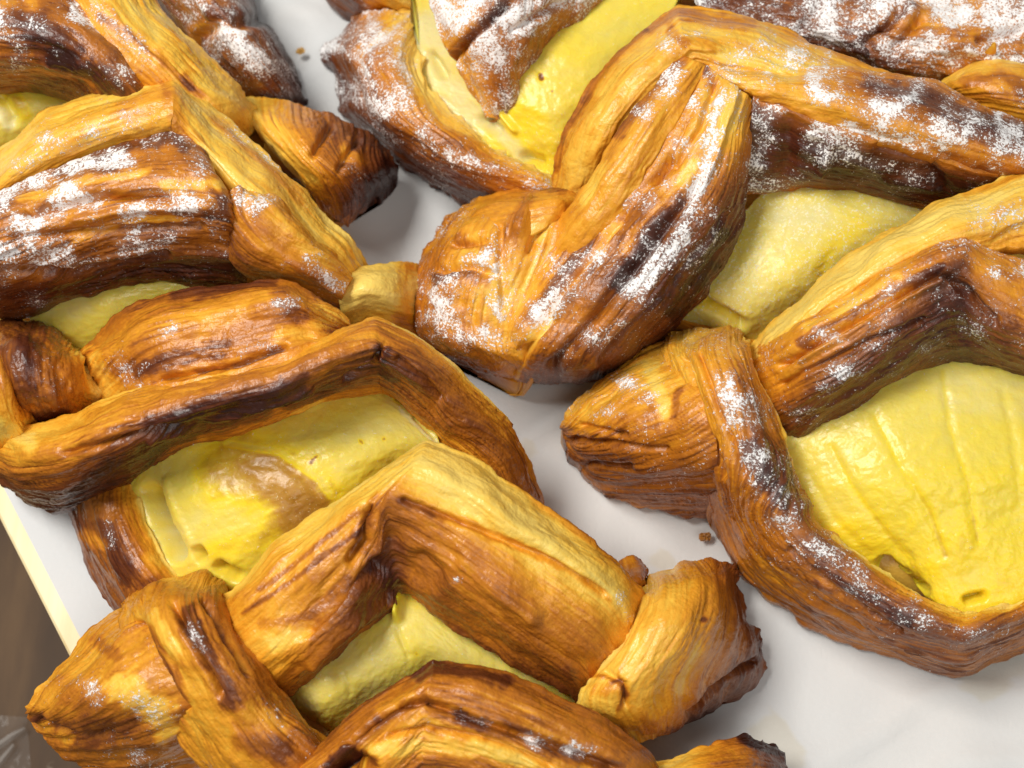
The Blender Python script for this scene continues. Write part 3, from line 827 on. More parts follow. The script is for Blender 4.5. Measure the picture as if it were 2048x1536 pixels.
D('upper_dough_strip', p, CRUST, [
    [(430, 1200, 330), (445, 1235, 360), (460, 1270, 370), (480, 1310, 370), (510, 1360, 330), (540, 1400, 240)],
    [(470, 1165, 370), (500, 1200, 420), (520, 1245, 420), (540, 1295, 410), (555, 1340, 370), (578, 1388, 260)],
    [(560, 1080, 400), (580, 1115, 460), (600, 1165, 460), (612, 1222, 430), (622, 1285, 420), (642, 1340, 290)],
    [(660, 1006, 420), (670, 1045, 490), (680, 1095, 490), (688, 1150, 465), (695, 1215, 450), (707, 1282, 310)],
    [(765, 940, 440), (760, 975, 520), (752, 1015, 520), (748, 1065, 490), (755, 1145, 440), (765, 1235, 320)],
    [(845, 884, 450), (828, 920, 540), (795, 965, 545), (770, 1010, 530), (778, 1095, 460), (795, 1200, 340)],
    [(872, 884, 450), (852, 922, 540), (815, 968, 545), (792, 1015, 530), (800, 1098, 460), (812, 1192, 340)],
    [(938, 910, 450), (912, 952, 540), (872, 992, 535), (850, 1042, 520), (842, 1120, 470), (842, 1216, 340)],
    [(1022, 964, 440), (992, 1012, 530), (952, 1042, 520), (930, 1092, 510), (915, 1172, 460), (912, 1258, 330)],
    [(1112, 1024, 420), (1082, 1072, 500), (1047, 1102, 490), (1020, 1152, 490), (1000, 1230, 440), (985, 1307, 310)],
    [(1200, 1094, 390), (1175, 1142, 460), (1140, 1167, 450), (1110, 1217, 450), (1085, 1280, 400), (1065, 1354, 280)],
    [(1255, 1140, 350), (1240, 1190, 410), (1215, 1225, 400), (1190, 1270, 390), (1160, 1325, 350), (1132, 1390, 240)],
    [(1290, 1190, 290), (1270, 1240, 330), (1250, 1280, 320), (1230, 1320, 310), (1200, 1370, 270), (1170, 1420, 190)]],
  [[3, 3, 3.2, 3.4, 4, 5], [2.6, 3.2, 3.2, 3, 3.6, 5.2], [1.8, 3.0, 3.6, 3.6, 4.6, 5.6], [1.6, 2.6, 4.0, 4, 5.6, 5.8], [1.2, 2.0, 4.4, 4.6, 6.0, 6], [1.2, 1.4, 3.0, 5.0, 6.0, 5.8], [1.3, 1.2, 2.6, 5.0, 5.8, 5.6], [1.8, 1.0, 1.8, 4.6, 5.0, 5.0], [2.0, 1.2, 1.8, 4.4, 4.8, 5.4], [2.6, 1.0, 2.0, 4.4, 4.6, 5.6], [3.2, 1.0, 2.2, 4.4, 4.6, 6.0], [3.6, 1.8, 2.8, 4.2, 4.8, 6.4], [4, 3, 3, 4, 5, 6]],
  lam=0.6, period=28, streak=0.65, sug=0.02, strokes=[
    ('b', 18, 1.6, [(750, 995), (735, 1040), (715, 1100)]), ('b', 14, 2.2, [(800, 1000), (960, 1055), (1120, 1130), (1220, 1200)]), ('b', 30, 1.6, [(760, 1130), (790, 1180)]), ('b', 26, -1.8, [(545, 1290), (600, 1270)]), ('b', 16, 1.8, [(520, 1250), (620, 1230), (690, 1160)]), ('b', 8, 2.4, [(490, 1225), (600, 1150), (720, 1060)]), ('b', 8, 2.4, [(520, 1180), (640, 1085), (740, 1010)]), ('b', 14, 1.6, [(1010, 950), (1120, 1030), (1230, 1120)]),
    ('h', 14, -24, [(735, 1020), (730, 1080), (700, 1120)]), ('h', 26, -26, [(760, 1130), (680, 1200), (620, 1260)]), ('h', 20, 18, [(780, 1200), (690, 1250), (620, 1320)]), ('h', 34, -20, [(840, 1120), (870, 1150)]), ('h', 10, -14, [(810, 1000), (960, 1060), (1100, 1120), (1210, 1190)]), ('h', 30, 14, [(930, 1130), (1060, 1230)]), ('s', 8, 6, [(915, 1160)]), ('s', 12, 5, [(1240, 1190), (1255, 1230)])])
D('dough_tip', p, CRUST, [
    [(1285, 1172, 100), (1320, 1140, 140), (1370, 1124, 150), (1420, 1117, 120), (1468, 1132, 60)],
    [(1278, 1200, 280), (1320, 1180, 330), (1375, 1165, 330), (1430, 1160, 270), (1478, 1165, 80)],
    [(1255, 1255, 330), (1310, 1240, 380), (1375, 1230, 370), (1440, 1225, 290), (1500, 1235, 70)],
    [(1210, 1325, 330), (1275, 1315, 380), (1350, 1305, 370), (1430, 1295, 280), (1525, 1290, 40)],
    [(1157, 1390, 300), (1225, 1390, 350), (1310, 1380, 330), (1400, 1365, 240), (1530, 1345, 20)],
    [(1180, 1432, 240), (1240, 1442, 280), (1310, 1432, 260), (1390, 1412, 180), (1470, 1397, 15)],
    [(1230, 1475, 100), (1270, 1485, 130), (1310, 1482, 120), (1350, 1465, 70), (1400, 1434, 10)]],
  [1.4, 2.4, 3.2, 4.4, 6.4], lam=0.6, period=34, th=240, streak=0.6, edge=6, strokes=[
    ('b', 26, 1.2, [(1360, 1470), (1440, 1380), (1520, 1310)]), ('b', 20, 0.6, [(1450, 1150), (1490, 1230), (1520, 1280)]), ('b', 20, 1.5, [(1200, 1380), (1240, 1370), (1250, 1400)]), ('b', 8, 3, [(1185, 1350), (1235, 1360), (1255, 1390), (1235, 1420)]), ('h', 9, -14, [(1215, 1345), (1250, 1370), (1250, 1410)]), ('b', 9, 3.5, [(1408, 1240)]), ('b', 30, 1.6, [(1240, 1440), (1310, 1460)]), ('h', 10, -18, [(1380, 1430), (1440, 1370), (1510, 1320)]), ('b', 18, -1.4, [(1400, 1290), (1360, 1380)])])
D('dough_flake', p, CRUST, [
    [(1238, 1122, 110), (1252, 1112, 120), (1268, 1110, 112), (1280, 1116, 90)],
    [(1240, 1140, 130), (1258, 1134, 145), (1276, 1132, 140), (1291, 1136, 100)],
    [(1250, 1170, 200), (1266, 1165, 220), (1282, 1162, 210), (1296, 1166, 150)],
    [(1262, 1200, 150), (1274, 1196, 160), (1286, 1194, 150), (1296, 1198, 110)]], [4.6, 4.4, 4.6, 5], lam=0.3, th=60)
D('lower_dough_strip', p, CRUST, [
    [(262, 1192, 170), (300, 1166, 220), (350, 1151, 240), (405, 1145, 230), (440, 1153, 200)],
    [(240, 1227, 260), (290, 1205, 380), (350, 1193, 420), (410, 1188, 410), (460, 1195, 330)],
    [(246, 1290, 300), (310, 1275, 430), (375, 1265, 480), (440, 1260, 450), (498, 1270, 340)],
    [(276, 1370, 300), (350, 1350, 430), (420, 1340, 480), (490, 1335, 450), (538, 1347, 340)],
    [(332, 1450, 280), (400, 1430, 400), (470, 1415, 440), (540, 1405, 410), (588, 1414, 320)],
    [(397, 1530, 240), (460, 1510, 360), (530, 1490, 400), (600, 1472, 370), (653, 1470, 290)],
    [(470, 1620, 200), (540, 1590, 300), (610, 1570, 330), (680, 1547, 310), (730, 1532, 250)]],
  [3.6, 3.4, 4.2, 4.8, 4.4], lam=0.9, period=36, sug=0.05, streak=0.75, strokes=[
    ('b', 30, 2.6, [(370, 1230), (420, 1330), (460, 1400)]), ('b', 16, 2.6, [(300, 1260), (320, 1320), (370, 1400)]), ('b', 20, -2, [(310, 1230), (345, 1300)]), ('b', 18, -1.6, [(330, 1160), (420, 1160)]), ('b', 28, -1.4, [(500, 1420), (560, 1450)]), ('b', 34, 1.8, [(480, 1480), (560, 1500)]), ('h', 13, -26, [(270, 1250), (310, 1330), (370, 1420)]), ('h', 12, -24, [(350, 1210), (385, 1290), (440, 1390)]), ('h', 10, -18, [(410, 1200), (450, 1270), (500, 1350)]), ('s', 26, 3.5, [(540, 1420), (620, 1480)]), ('s', 14, 5, [(380, 1250), (400, 1300)])])

# ---- bottom edge pastry
p = pastry('brown layered pastry cut off by the bottom edge of the picture', [(560, 1640), (860, 1440), (1120, 1500), (1400, 1560), (1500, 1600), (1300, 1720), (900, 1760)], 130)
D('dough_tip', p, CRUST, [
    [(1275, 1540, 160), (1290, 1580, 220), (1300, 1630, 220), (1310, 1700, 60)],
    [(1345, 1510, 200), (1360, 1550, 280), (1370, 1610, 270), (1380, 1700, 40)],
    [(1420, 1495, 210), (1430, 1530, 270), (1440, 1590, 260), (1450, 1690, 30)],
    [(1490, 1473, 190), (1500, 1510, 230), (1510, 1570, 220), (1520, 1680, 30)],
    [(1568, 1497, 110), (1574, 1520, 130), (1578, 1560, 120), (1582, 1650, 30)]],
  [[1.5, 2.5, 4, 5], [1.5, 2.5, 4, 5], [4, 4, 5, 6], [6, 5, 5, 6], [9, 8, 7, 7]], lam=1.1, th=200, edge=8, strokes=[('b', 14, 4, [(1480, 1475), (1520, 1490), (1570, 1500)])])
D('upper_dough_strip', p, CRUST, [
    [(500, 1580, 300), (520, 1600, 340), (540, 1620, 360), (560, 1650, 350), (590, 1690, 320), (620, 1740, 250)],
    [(640, 1487, 350), (650, 1512, 400), (660, 1542, 410), (670, 1582, 400), (680, 1640, 350), (690, 1720, 260)],
    [(745, 1402, 380), (750, 1432, 440), (755, 1467, 440), (760, 1512, 430), (765, 1590, 380), (770, 1690, 270)],
    [(855, 1324, 400), (850, 1358, 460), (842, 1397, 470), (838, 1447, 460), (835, 1540, 400), (835, 1660, 280)],
    [(885, 1322, 400), (878, 1358, 460), (868, 1397, 470), (862, 1447, 460), (855, 1540, 400), (855, 1660, 280)],
    [(970, 1334, 400), (960, 1372, 460), (950, 1417, 460), (940, 1467, 450), (930, 1550, 400), (920, 1670, 280)],
    [(1075, 1370, 380), (1060, 1412, 440), (1045, 1457, 440), (1030, 1507, 430), (1010, 1590, 370), (1000, 1700, 260)],
    [(1190, 1427, 340), (1170, 1467, 390), (1150, 1507, 390), (1130, 1562, 380), (1110, 1640, 330), (1090, 1740, 240)],
    [(1290, 1500, 280), (1275, 1537, 320), (1250, 1572, 320), (1225, 1622, 310), (1200, 1700, 260), (1180, 1790, 180)],
    [(1325, 1570, 160), (1312, 1600, 180), (1295, 1640, 180), (1270, 1690, 170), (1245, 1750, 140), (1220, 1810, 100)]],
  [5.2, 4.6, 4.4, 3.2, 5, 6], lam=1.1, period=26, streak=1.1, sug=0.03, strokes=[
    ('b', 20, 2.6, [(830, 1345), (870, 1330), (930, 1345), (1010, 1365)]), ('b', 20, 1.8, [(760, 1440), (840, 1395), (870, 1420), (960, 1450)]), ('b', 20, 2.2, [(920, 1440), (1040, 1480), (1160, 1515), (1240, 1536)]), ('b', 26, 4.2, [(660, 1536), (700, 1512), (740, 1530)]), ('s', 14, 7, [(1060, 1480), (1100, 1490)]), ('s', 16, 8, [(1145, 1500), (1175, 1510)]), ('b', 22, -2.4, [(740, 1500), (860, 1490), (980, 1500), (1060, 1530)]), ('b', 18, -1.6, [(760, 1420), (820, 1390)]),
    ('h', 12, -26, [(700, 1480), (790, 1415), (850, 1400), (950, 1440), (1100, 1490), (1230, 1540)]), ('h', 10, -16, [(780, 1470), (850, 1455), (960, 1475), (1100, 1530)]), ('h', 26, -60, [(670, 1540), (705, 1518), (735, 1540)]), ('s', 8, 7, [(855, 1440)]), ('s', 10, 5, [(910, 1430), (980, 1450)])])

D('lower_dough_strip', p, CRUST, [
    [(470, 1660, 20), (500, 1650, 200), (540, 1640, 270), (580, 1630, 230)],
    [(600, 1850, 15), (625, 1820, 200), (655, 1790, 280), (685, 1765, 230)],
    [(840, 1990, 12), (845, 1950, 200), (850, 1910, 280), (855, 1880, 230)],
    [(1080, 1880, 12), (1065, 1850, 200), (1050, 1815, 280), (1035, 1785, 230)],
    [(1290, 1720, 20), (1265, 1700, 180), (1235, 1680, 240), (1205, 1665, 200)]],
  [5, 5, 5, 3], th=200, step=6)
custard(p, [
    [(620, 1660, 200), (640, 1690, 210), (660, 1720, 200), (690, 1760, 150)],
    [(840, 1560, 290), (845, 1680, 310), (850, 1780, 290), (852, 1890, 200)],
    [(1080, 1640, 230), (1070, 1690, 240), (1060, 1740, 230), (1050, 1800, 160)]], [3, 3, 3.4, 4], step=6)

# ---- top centre pastry
p = pastry('sugar dusted pastry at top centre with bright open custard', [(760, 90), (870, -80), (1300, -80), (1340, 40), (1200, 240), (1100, 350), (900, 330), (740, 220)], 130)
custard(p, [
    [(826, -40, 250), (820, 50, 205), (842, 152, 200), (885, 240, 195)],
    [(950, -40, 290), (950, 80, 290), (970, 190, 255), (985, 300, 195)],
    [(1070, -40, 300), (1070, 90, 315), (1075, 210, 290), (1085, 350, 205)],
    [(1200, -40, 300), (1180, 80, 315), (1160, 190, 300), (1150, 345, 215)],
    [(1380, -60, 300), (1330, 60, 300), (1280, 150, 290), (1230, 310, 220)]],
  [2.8, 3.2, 3.4, 4.4], [
    ('b', 70, -3.2, [(860, 60), (880, 160), (940, 240)]), ('b', 50, 1.4, [(1050, 230), (1080, 280), (1110, 290)]), ('b', 9, 7, [(1081, 150), (1083, 156)]), ('b', 5, 5, [(1104, 182)]), ('h', 10, -14, [(1081, 153)]), ('h', 14, -32, [(862, 110), (885, 150)]), ('h', 20, -34, [(970, 240), (990, 260)]), ('h', 16, -30, [(1050, 315), (1080, 325)]), ('b', 26, -3.5, [(985, 245), (1040, 310)]), ('b', 12, 2, [(1010, 200), (1000, 240), (1030, 270)]), ('h', 10, 16, [(1015, 190), (1005, 230), (1030, 260)])], sug=0.2)
D('lower_dough_strip', p, CRUST, [
    [(712, 28, 40), (740, 22, 110), (775, 20, 160), (810, 24, 170), (842, 30, 140)],
    [(690, 60, 40), (725, 60, 190), (765, 60, 230), (805, 60, 230), (834, 60, 190)],
    [(648, 100, 20), (700, 110, 230), (750, 110, 290), (800, 112, 280), (840, 110, 220)],
    [(672, 160, 20), (725, 168, 240), (775, 170, 300), (825, 175, 290), (864, 170, 230)],
    [(676, 215, 20), (745, 225, 240), (800, 225, 310), (860, 225, 300), (902, 222, 230)],
    [(735, 267, 20), (800, 275, 240), (855, 275, 310), (915, 275, 300), (957, 270, 230)],
    [(800, 330, 20), (860, 325, 240), (920, 320, 300), (975, 315, 290), (1017, 312, 230)],
    [(878, 375, 20), (940, 365, 220), (1000, 355, 270), (1050, 348, 270), (1092, 342, 220)],
    [(960, 415, 20), (1020, 400, 190), (1070, 390, 240), (1120, 380, 240), (1160, 370, 200)]],
  [[5, 4, 3.0, 2, 1], [6, 4.6, 3.4, 2.4, 1], [7, 5, 4.4, 2.6, 1], [7, 5.4, 4.6, 2.8, 0.6], [7, 5.6, 4.6, 3.4, 0.6], [7, 6, 4.8, 4.0, 0.6], [7, 6, 4.8, 4.4, 0.6], [7, 6, 4.6, 3.6, 1], [6, 5, 4, 3, 1]],
  lam=0.7, period=38, th=260, sug=0.62, rough=1.6, edge=8, strokes=[
    ('s', 26, 10, [(715, 130), (725, 180), (740, 220)]), ('s', 40, 8, [(700, 110), (740, 200), (800, 280), (860, 330)]), ('s', 40, 5, [(800, 180), (850, 240)]), ('s', 26, -4, [(850, 190), (930, 280), (1040, 345)]), ('s', 20, -4, [(840, 60), (850, 130), (880, 190)])])
D('dough_tip', p, CRUST, [
    [(640, -45, 20), (690, -60, 140), (760, -75, 190), (850, -70, 200)],
    [(652, 0, 20), (700, -22, 150), (765, -30, 200), (850, -25, 200)],
    [(696, 34, 15), (725, 16, 110), (772, 4, 150), (842, 12, 160)],
    [(730, 45, 10), (750, 40, 40), (785, 30, 60), (840, 30, 80)]],
  [6.5, 5.5, 3.0, 1.4], lam=0.6, th=180, sug=0.12, strokes=[('s', 20, 6, [(690, 0), (720, 15)]), ('b', 20, -2, [(790, 5), (840, 5)])])
D('upper_dough_strip', p, CRUST, [
    [(856, -60, 380), (930, -60, 450), (1010, -60, 460), (1110, -60, 430), (1250, -60, 320)],
    [(862, 10, 370), (920, 10, 430), (1000, 5, 450), (1090, 5, 420), (1205, 5, 310)],
    [(885, 80, 350), (930, 80, 400), (990, 75, 420), (1055, 70, 400), (1125, 65, 300)],
    [(918, 138, 310), (950, 143, 345), (990, 142, 360), (1032, 136, 350), (1078, 128, 280)],
    [(950, 190, 262), (978, 198, 285), (1005, 200, 290), (1032, 194, 285), (1058, 182, 245)],
    [(972, 232, 222), (988, 240, 232), (1006, 242, 236), (1024, 236, 232), (1040, 222, 215)]],
  [3.4, 3.6, 5.2, 5.0, 4.6], lam=0.9, period=44, sug=0.85, th=90, strokes=[
    ('b', 16, 2.6, [(905, 110), (950, 60), (1010, 10)]), ('s', 14, -5, [(905, 110), (950, 60), (1010, 10)]), ('s', 30, 9.5, [(900, 60), (940, 20)]), ('s', 30, 9, [(1000, 60), (1060, 20), (1140, 20)]), ('s', 26, 9, [(980, 120), (1040, 90)]), ('h', 16, -30, [(905, 115), (955, 60), (1020, 5)]), ('h', 14, -18, [(1030, 60), (1120, 10)])])

# ---- top right pastry behind
p = pastry('very heavily sugared rough brown pastry in the top right corner', [(1440, -80), (2100, -80), (2110, 140), (1880, 180), (1640, 110), (1500, 40)], 130)
D('lower_dough_strip', p, CRUST, [
    [(1350, -60, 200), (1375, -20, 300), (1400, 20, 320), (1440, 65, 280), (1480, 120, 120)],
    [(1560, -60, 280), (1575, -10, 370), (1590, 40, 380), (1610, 95, 330), (1640, 160, 150)],
    [(1720, -60, 320), (1730, 0, 400), (1740, 60, 400), (1750, 125, 330), (1770, 200, 150)],
    [(1860, -60, 330), (1865, 10, 400), (1870, 80, 400), (1875, 145, 330), (1880, 220, 150)],
    [(2070, -60, 330), (2070, 10, 400), (2070, 80, 400), (2070, 150, 330), (2070, 220, 150)]],
  [[6.5, 7, 7, 7, 7], [6.0, 6, 6, 6.5, 6.5], [6, 5.6, 5.6, 6, 6.5], [4.5, 4, 4, 5, 6], [5, 5, 5, 5, 6]], lam=0.8, wob=2.0, rough=2.5, sug=0.80, th=260, strokes=[
    ('s', 40, 10, [(1720, 60), (1770, 20)]), ('s', 50, 10, [(1850, 100), (1880, 130)]), ('s', 50, 9.5, [(1880, 30), (2000, 20)]), ('s', 40, 9, [(1980, 110), (2040, 110)]), ('s', 40, -4, [(1440, 0), (1560, 20)]), ('b', 14, 2, [(1700, 90), (1770, 50), (1830, 10)]), ('s', 14, -5, [(1740, 80), (1790, 30)]), ('s', 16, -5, [(1800, 80), (1830, 50)]), ('s', 16, -5, [(1880, 60), (1910, 80)]),
    ('h', 14, -30, [(1735, 85), (1800, 25)]), ('h', 14, -26, [(1600, 60), (1640, 10)]), ('h', 14, -26, [(1790, 100), (1840, 40)]), ('h', 14, -30, [(1960, 80), (2040, 60)])])
D('dough_flake', p, CRUST, [
    [(1690, 95, 300), (1700, 85, 330), (1715, 80, 330), (1730, 85, 300)],
    [(1695, 110, 330), (1712, 100, 370), (1732, 98, 370), (1748, 105, 320)],
    [(1708, 125, 310), (1725, 118, 350), (1742, 118, 350), (1755, 125, 300)]], [6, 7.5, 8, 6], lam=0.6, rough=4, sug=0.3, th=60)

# ---- pastry whose orange end shows at the right edge
p = pastry('smooth orange pastry end at the right edge under the sugared corner pastry', [(1950, 160), (2060, 100), (2200, 120), (2220, 260), (2060, 260)], 120)
D('dough_tip', p, CRUST, [
    [(1868, 178, 300), (1876, 180, 310), (1882, 184, 310), (1890, 192, 290)],
    [(1905, 140, 330), (1908, 155, 370), (1912, 175, 380), (1918, 205, 330)],
    [(1950, 116, 350), (1952, 140, 400), (1955, 175, 410), (1960, 225, 350)],
    [(2000, 110, 350), (2000, 140, 410), (2000, 185, 420), (2000, 250, 350)],
    [(2080, 114, 340), (2080, 150, 400), (2080, 200, 410), (2080, 280, 340)]],
  [2.2, 2.6, 3.4, 3.4], lam=1.0, period=26, th=240, sug=0.06, strokes=[('b', 20, 2, [(1930, 165), (2000, 150), (2040, 180)]), ('s', 20, 5, [(1990, 170), (2040, 190)]), ('b', 14, -2, [(1990, 112), (2040, 120)])])
D('dough_flake', p, CRUST, [
    [(1962, 118, 360), (1972, 112, 380), (1984, 112, 380), (1994, 116, 360)],
    [(1968, 104, 395), (1976, 100, 405), (1985, 100, 405), (1992, 104, 395)],
    [(1984, 86, 420), (1987, 85, 424), (1990, 85, 424), (1993, 87, 420)]], [3, 2.5, 2.5, 3], lam=0.2, th=14, edge=1)

# ---- central pastry
p = pastry('central pastry with dark sugared folds and a broad sugared left knot', [(860, 560), (1120, 420), (1380, 200), (1600, 160), (2120, 320), (2060, 440), (1700, 620), (1460, 720), (1100, 740), (900, 690)], 140)
custard(p, [
    [(1320, 600, 180), (1365, 640, 175), (1405, 685, 140), (1450, 730, 80)],
    [(1410, 530, 260), (1445, 590, 265), (1488, 640, 235), (1545, 700, 140)],
    [(1490, 420, 300), (1535, 490, 322), (1580, 560, 310), (1645, 630, 220)],
    [(1585, 345, 320), (1640, 430, 340), (1685, 500, 322), (1745, 570, 240)],
    [(1720, 345, 310), (1755, 420, 330), (1795, 465, 310), (1845, 520, 240)],
    [(1870, 390, 285), (1880, 420, 285), (1895, 440, 265), (1935, 480, 210)]],
  [2.4, 2.0, 2.6, 3.4], [('b', 26, 2.0, [(1640, 540), (1670, 490), (1720, 450)]), ('h', 20, -7, [(1640, 545), (1670, 490)]), ('b', 12, 2, [(1643, 552)]), ('h', 16, -34, [(1400, 600), (1480, 650)]), ('b', 16, 2.2, [(1390, 600), (1480, 645)]), ('b', 40, -1.2, [(1560, 430), (1640, 430)])], sug=0.5, wob=0.6)
D('lower_dough_strip', p, CRUST, [
    [(1270, 670, 40), (1295, 645, 130), (1325, 620, 150), (1355, 598, 110)],
    [(1340, 700, 60), (1362, 672, 160), (1390, 648, 180), (1412, 630, 140)],
    [(1440, 730, 70), (1460, 698, 170), (1485, 672, 190), (1505, 655, 150)],
    [(1560, 790, 60), (1570, 760, 150), (1590, 735, 170), (1610, 715, 130)]],
  [6, 5, 4, 2], lam=0.8, th=150)
D('upper_dough_strip', p, CRUST, [
    [(1075, 470, 150), (1105, 470, 200), (1140, 470, 220), (1180, 470, 200)],
    [(1102, 390, 250), (1132, 390, 310), (1165, 390, 330), (1205, 390, 310)],
    [(1110, 315, 330), (1147, 318, 390), (1187, 320, 410), (1235, 322, 380)],
    [(1138, 238, 380), (1177, 245, 450), (1222, 250, 470), (1275, 252, 440)],
    [(1188, 155, 410), (1227, 170, 480), (1272, 180, 500), (1325, 192, 470)],
    [(1262, 80, 430), (1292, 105, 500), (1327, 125, 520), (1375, 150, 490)],
    [(1340, 14, 440), (1352, 52, 510), (1368, 92, 530), (1395, 135, 500)],
    [(1368, 8, 440), (1376, 50, 510), (1390, 92, 530), (1410, 135, 500)],
    [(1440, 24, 440), (1440, 60, 500), (1440, 100, 520), (1445, 145, 500)],
    [(1530, 40, 430), (1520, 76, 490), (1515, 116, 510), (1510, 162, 490)],
    [(1620, 82, 420), (1605, 112, 480), (1595, 147, 500), (1585, 187, 480)],
    [(1740, 133, 400), (1725, 152, 450), (1710, 177, 470), (1700, 212, 450)],
    [(1850, 156, 380), (1840, 180, 420), (1830, 205, 430), (1820, 235, 410)]],
  [3.4, 2.2, 2.6, 3.2], lam=0.9, period=24, streak=1.3, sug=0.04, strokes=[
    ('b', 22, 2.4, [(1300, 50), (1350, 20), (1420, 40), (1500, 50)]), ('b', 14, 2, [(1340, 60), (1370, 90)]), ('b', 24, -1.4, [(1450, 110), (1560, 130), (1680, 160)]), ('s', 30, 6, [(1460, 110), (1560, 110), (1640, 130)]), ('s', 20, 5, [(1330, 90), (1420, 60)]), ('b', 24, 1.4, [(1130, 280), (1180, 200)]), ('b', 10, 2.2, [(1112, 340), (1130, 260), (1190, 160), (1290, 60)])])
D('upper_dough_strip', p, CRUST, [
    [(1362, 108, 520), (1378, 112, 535), (1394, 120, 540), (1412, 132, 530)],
    [(1310, 165, 510), (1330, 180, 540), (1350, 192, 545), (1372, 207, 530)],
    [(1248, 245, 495), (1273, 260, 525), (1295, 275, 530), (1322, 292, 510)],
    [(1193, 330, 450), (1220, 345, 490), (1247, 357, 495), (1280, 372, 480)],
    [(1146, 402, 400), (1168, 420, 440), (1192, 436, 450), (1225, 452, 430)],
    [(1080, 480, 330), (1100, 500, 360), (1120, 520, 370), (1150, 540, 360)]],
  [3.6, 3.0, 3.4, 3.2], lam=0.8, period=22, sug=0.05, strokes=[('b', 20, 2.6, [(1365, 110), (1320, 160), (1270, 220), (1230, 270)]), ('s', 22, 7, [(1350, 150), (1290, 220)]), ('b', 18, -1.6, [(1200, 340), (1170, 400)])])
D('upper_dough_strip', p, CRUST, [
    [(1405, 112, 470), (1420, 138, 505), (1438, 165, 510), (1475, 195, 480)],
    [(1455, 132, 485), (1468, 150, 525), (1480, 170, 530), (1508, 190, 510)],
    [(1600, 128, 480), (1600, 160, 540), (1600, 192, 545), (1590, 226, 520)],
    [(1740, 138, 470), (1740, 180, 540), (1735, 230, 545), (1720, 270, 510)],
    [(1850, 160, 450), (1850, 206, 530), (1845, 262, 535), (1830, 302, 500)],
    [(1960, 206, 430), (1955, 252, 510), (1945, 297, 510), (1930, 327, 480)],
    [(2080, 256, 400), (2075, 297, 480), (2065, 332, 480), (2055, 354, 450)]],
  [[2.5, 2.5, 2.6, 3.4], [2.5, 2.5, 2.6, 3.4], [2.4, 3.2, 3.0, 3.8], [3.4, 5.2, 3.6, 4.2], [4.4, 6.0, 4.0, 4.8], [4.4, 6.4, 4.4, 5.4], [4.8, 6.4, 4.8, 6]], lam=0.6, period=34, sug=0.42, strokes=[
    ('s', 36, 7, [(1620, 170), (1720, 220), (1820, 220)]), ('s', 40, 8, [(1880, 240), (1960, 270), (2040, 290)]), ('s', 14, 9.5, [(1690, 250), (1760, 275), (1850, 295)]), ('b', 24, 1.8, [(1740, 165), (1850, 190), (1960, 235), (2040, 260)]), ('s', 16, -4, [(1520, 190), (1600, 225), (1680, 240)]), ('b', 9, -2, [(1850, 155), (2000, 215)])])
D('upper_dough_strip', p, CRUST, [
    [(1508, 190, 520), (1503, 230, 505), (1498, 280, 470), (1492, 330, 420), (1490, 392, 330)],
    [(1535, 203, 520), (1530, 248, 495), (1526, 298, 450), (1526, 345, 395), (1535, 395, 320)],
    [(1620, 240, 520), (1615, 277, 485), (1610, 316, 445), (1605, 350, 395), (1600, 382, 325)],
    [(1720, 277, 505), (1715, 306, 465), (1705, 336, 425), (1700, 363, 375), (1690, 386, 315)],
    [(1820, 307, 490), (1815, 336, 445), (1805, 361, 405), (1795, 383, 355), (1785, 402, 305)],
    [(1920, 334, 470), (1910, 357, 425), (1900, 381, 385), (1890, 402, 345), (1875, 424, 300)],
    [(2015, 352, 440), (2003, 367, 405), (1988, 382, 375), (1972, 397, 345), (1952, 414, 300)]],
  [4.6, 7.4, 7.8, 7.2, 5.2], lam=0.5, period=40, sug=0.52, wob=1.2, steep=True, strokes=[
    ('s', 40, 8.5, [(1650, 260), (1690, 290), (1640, 330), (1560, 360), (1520, 375)]), ('s', 50, 7, [(1720, 320), (1800, 350), (1870, 370)]), ('s', 40, 6.5, [(1530, 230), (1520, 330)]), ('s', 22, -5, [(1580, 250), (1575, 330)]), ('s', 24, -5, [(1780, 285), (1860, 310), (1900, 350)]), ('s', 14, 9, [(1910, 315), (1935, 322)]), ('s', 12, -5, [(1540, 395), (1640, 375), (1760, 392)]), ('h', 26, -12, [(1580, 240), (1575, 340)]), ('h', 22, -16, [(1760, 300), (1850, 320), (1890, 380)]), ('h', 20, 16, [(1660, 290), (1640, 340)]), ('s', 18, 9.5, [(1500, 378), (1560, 360)])])
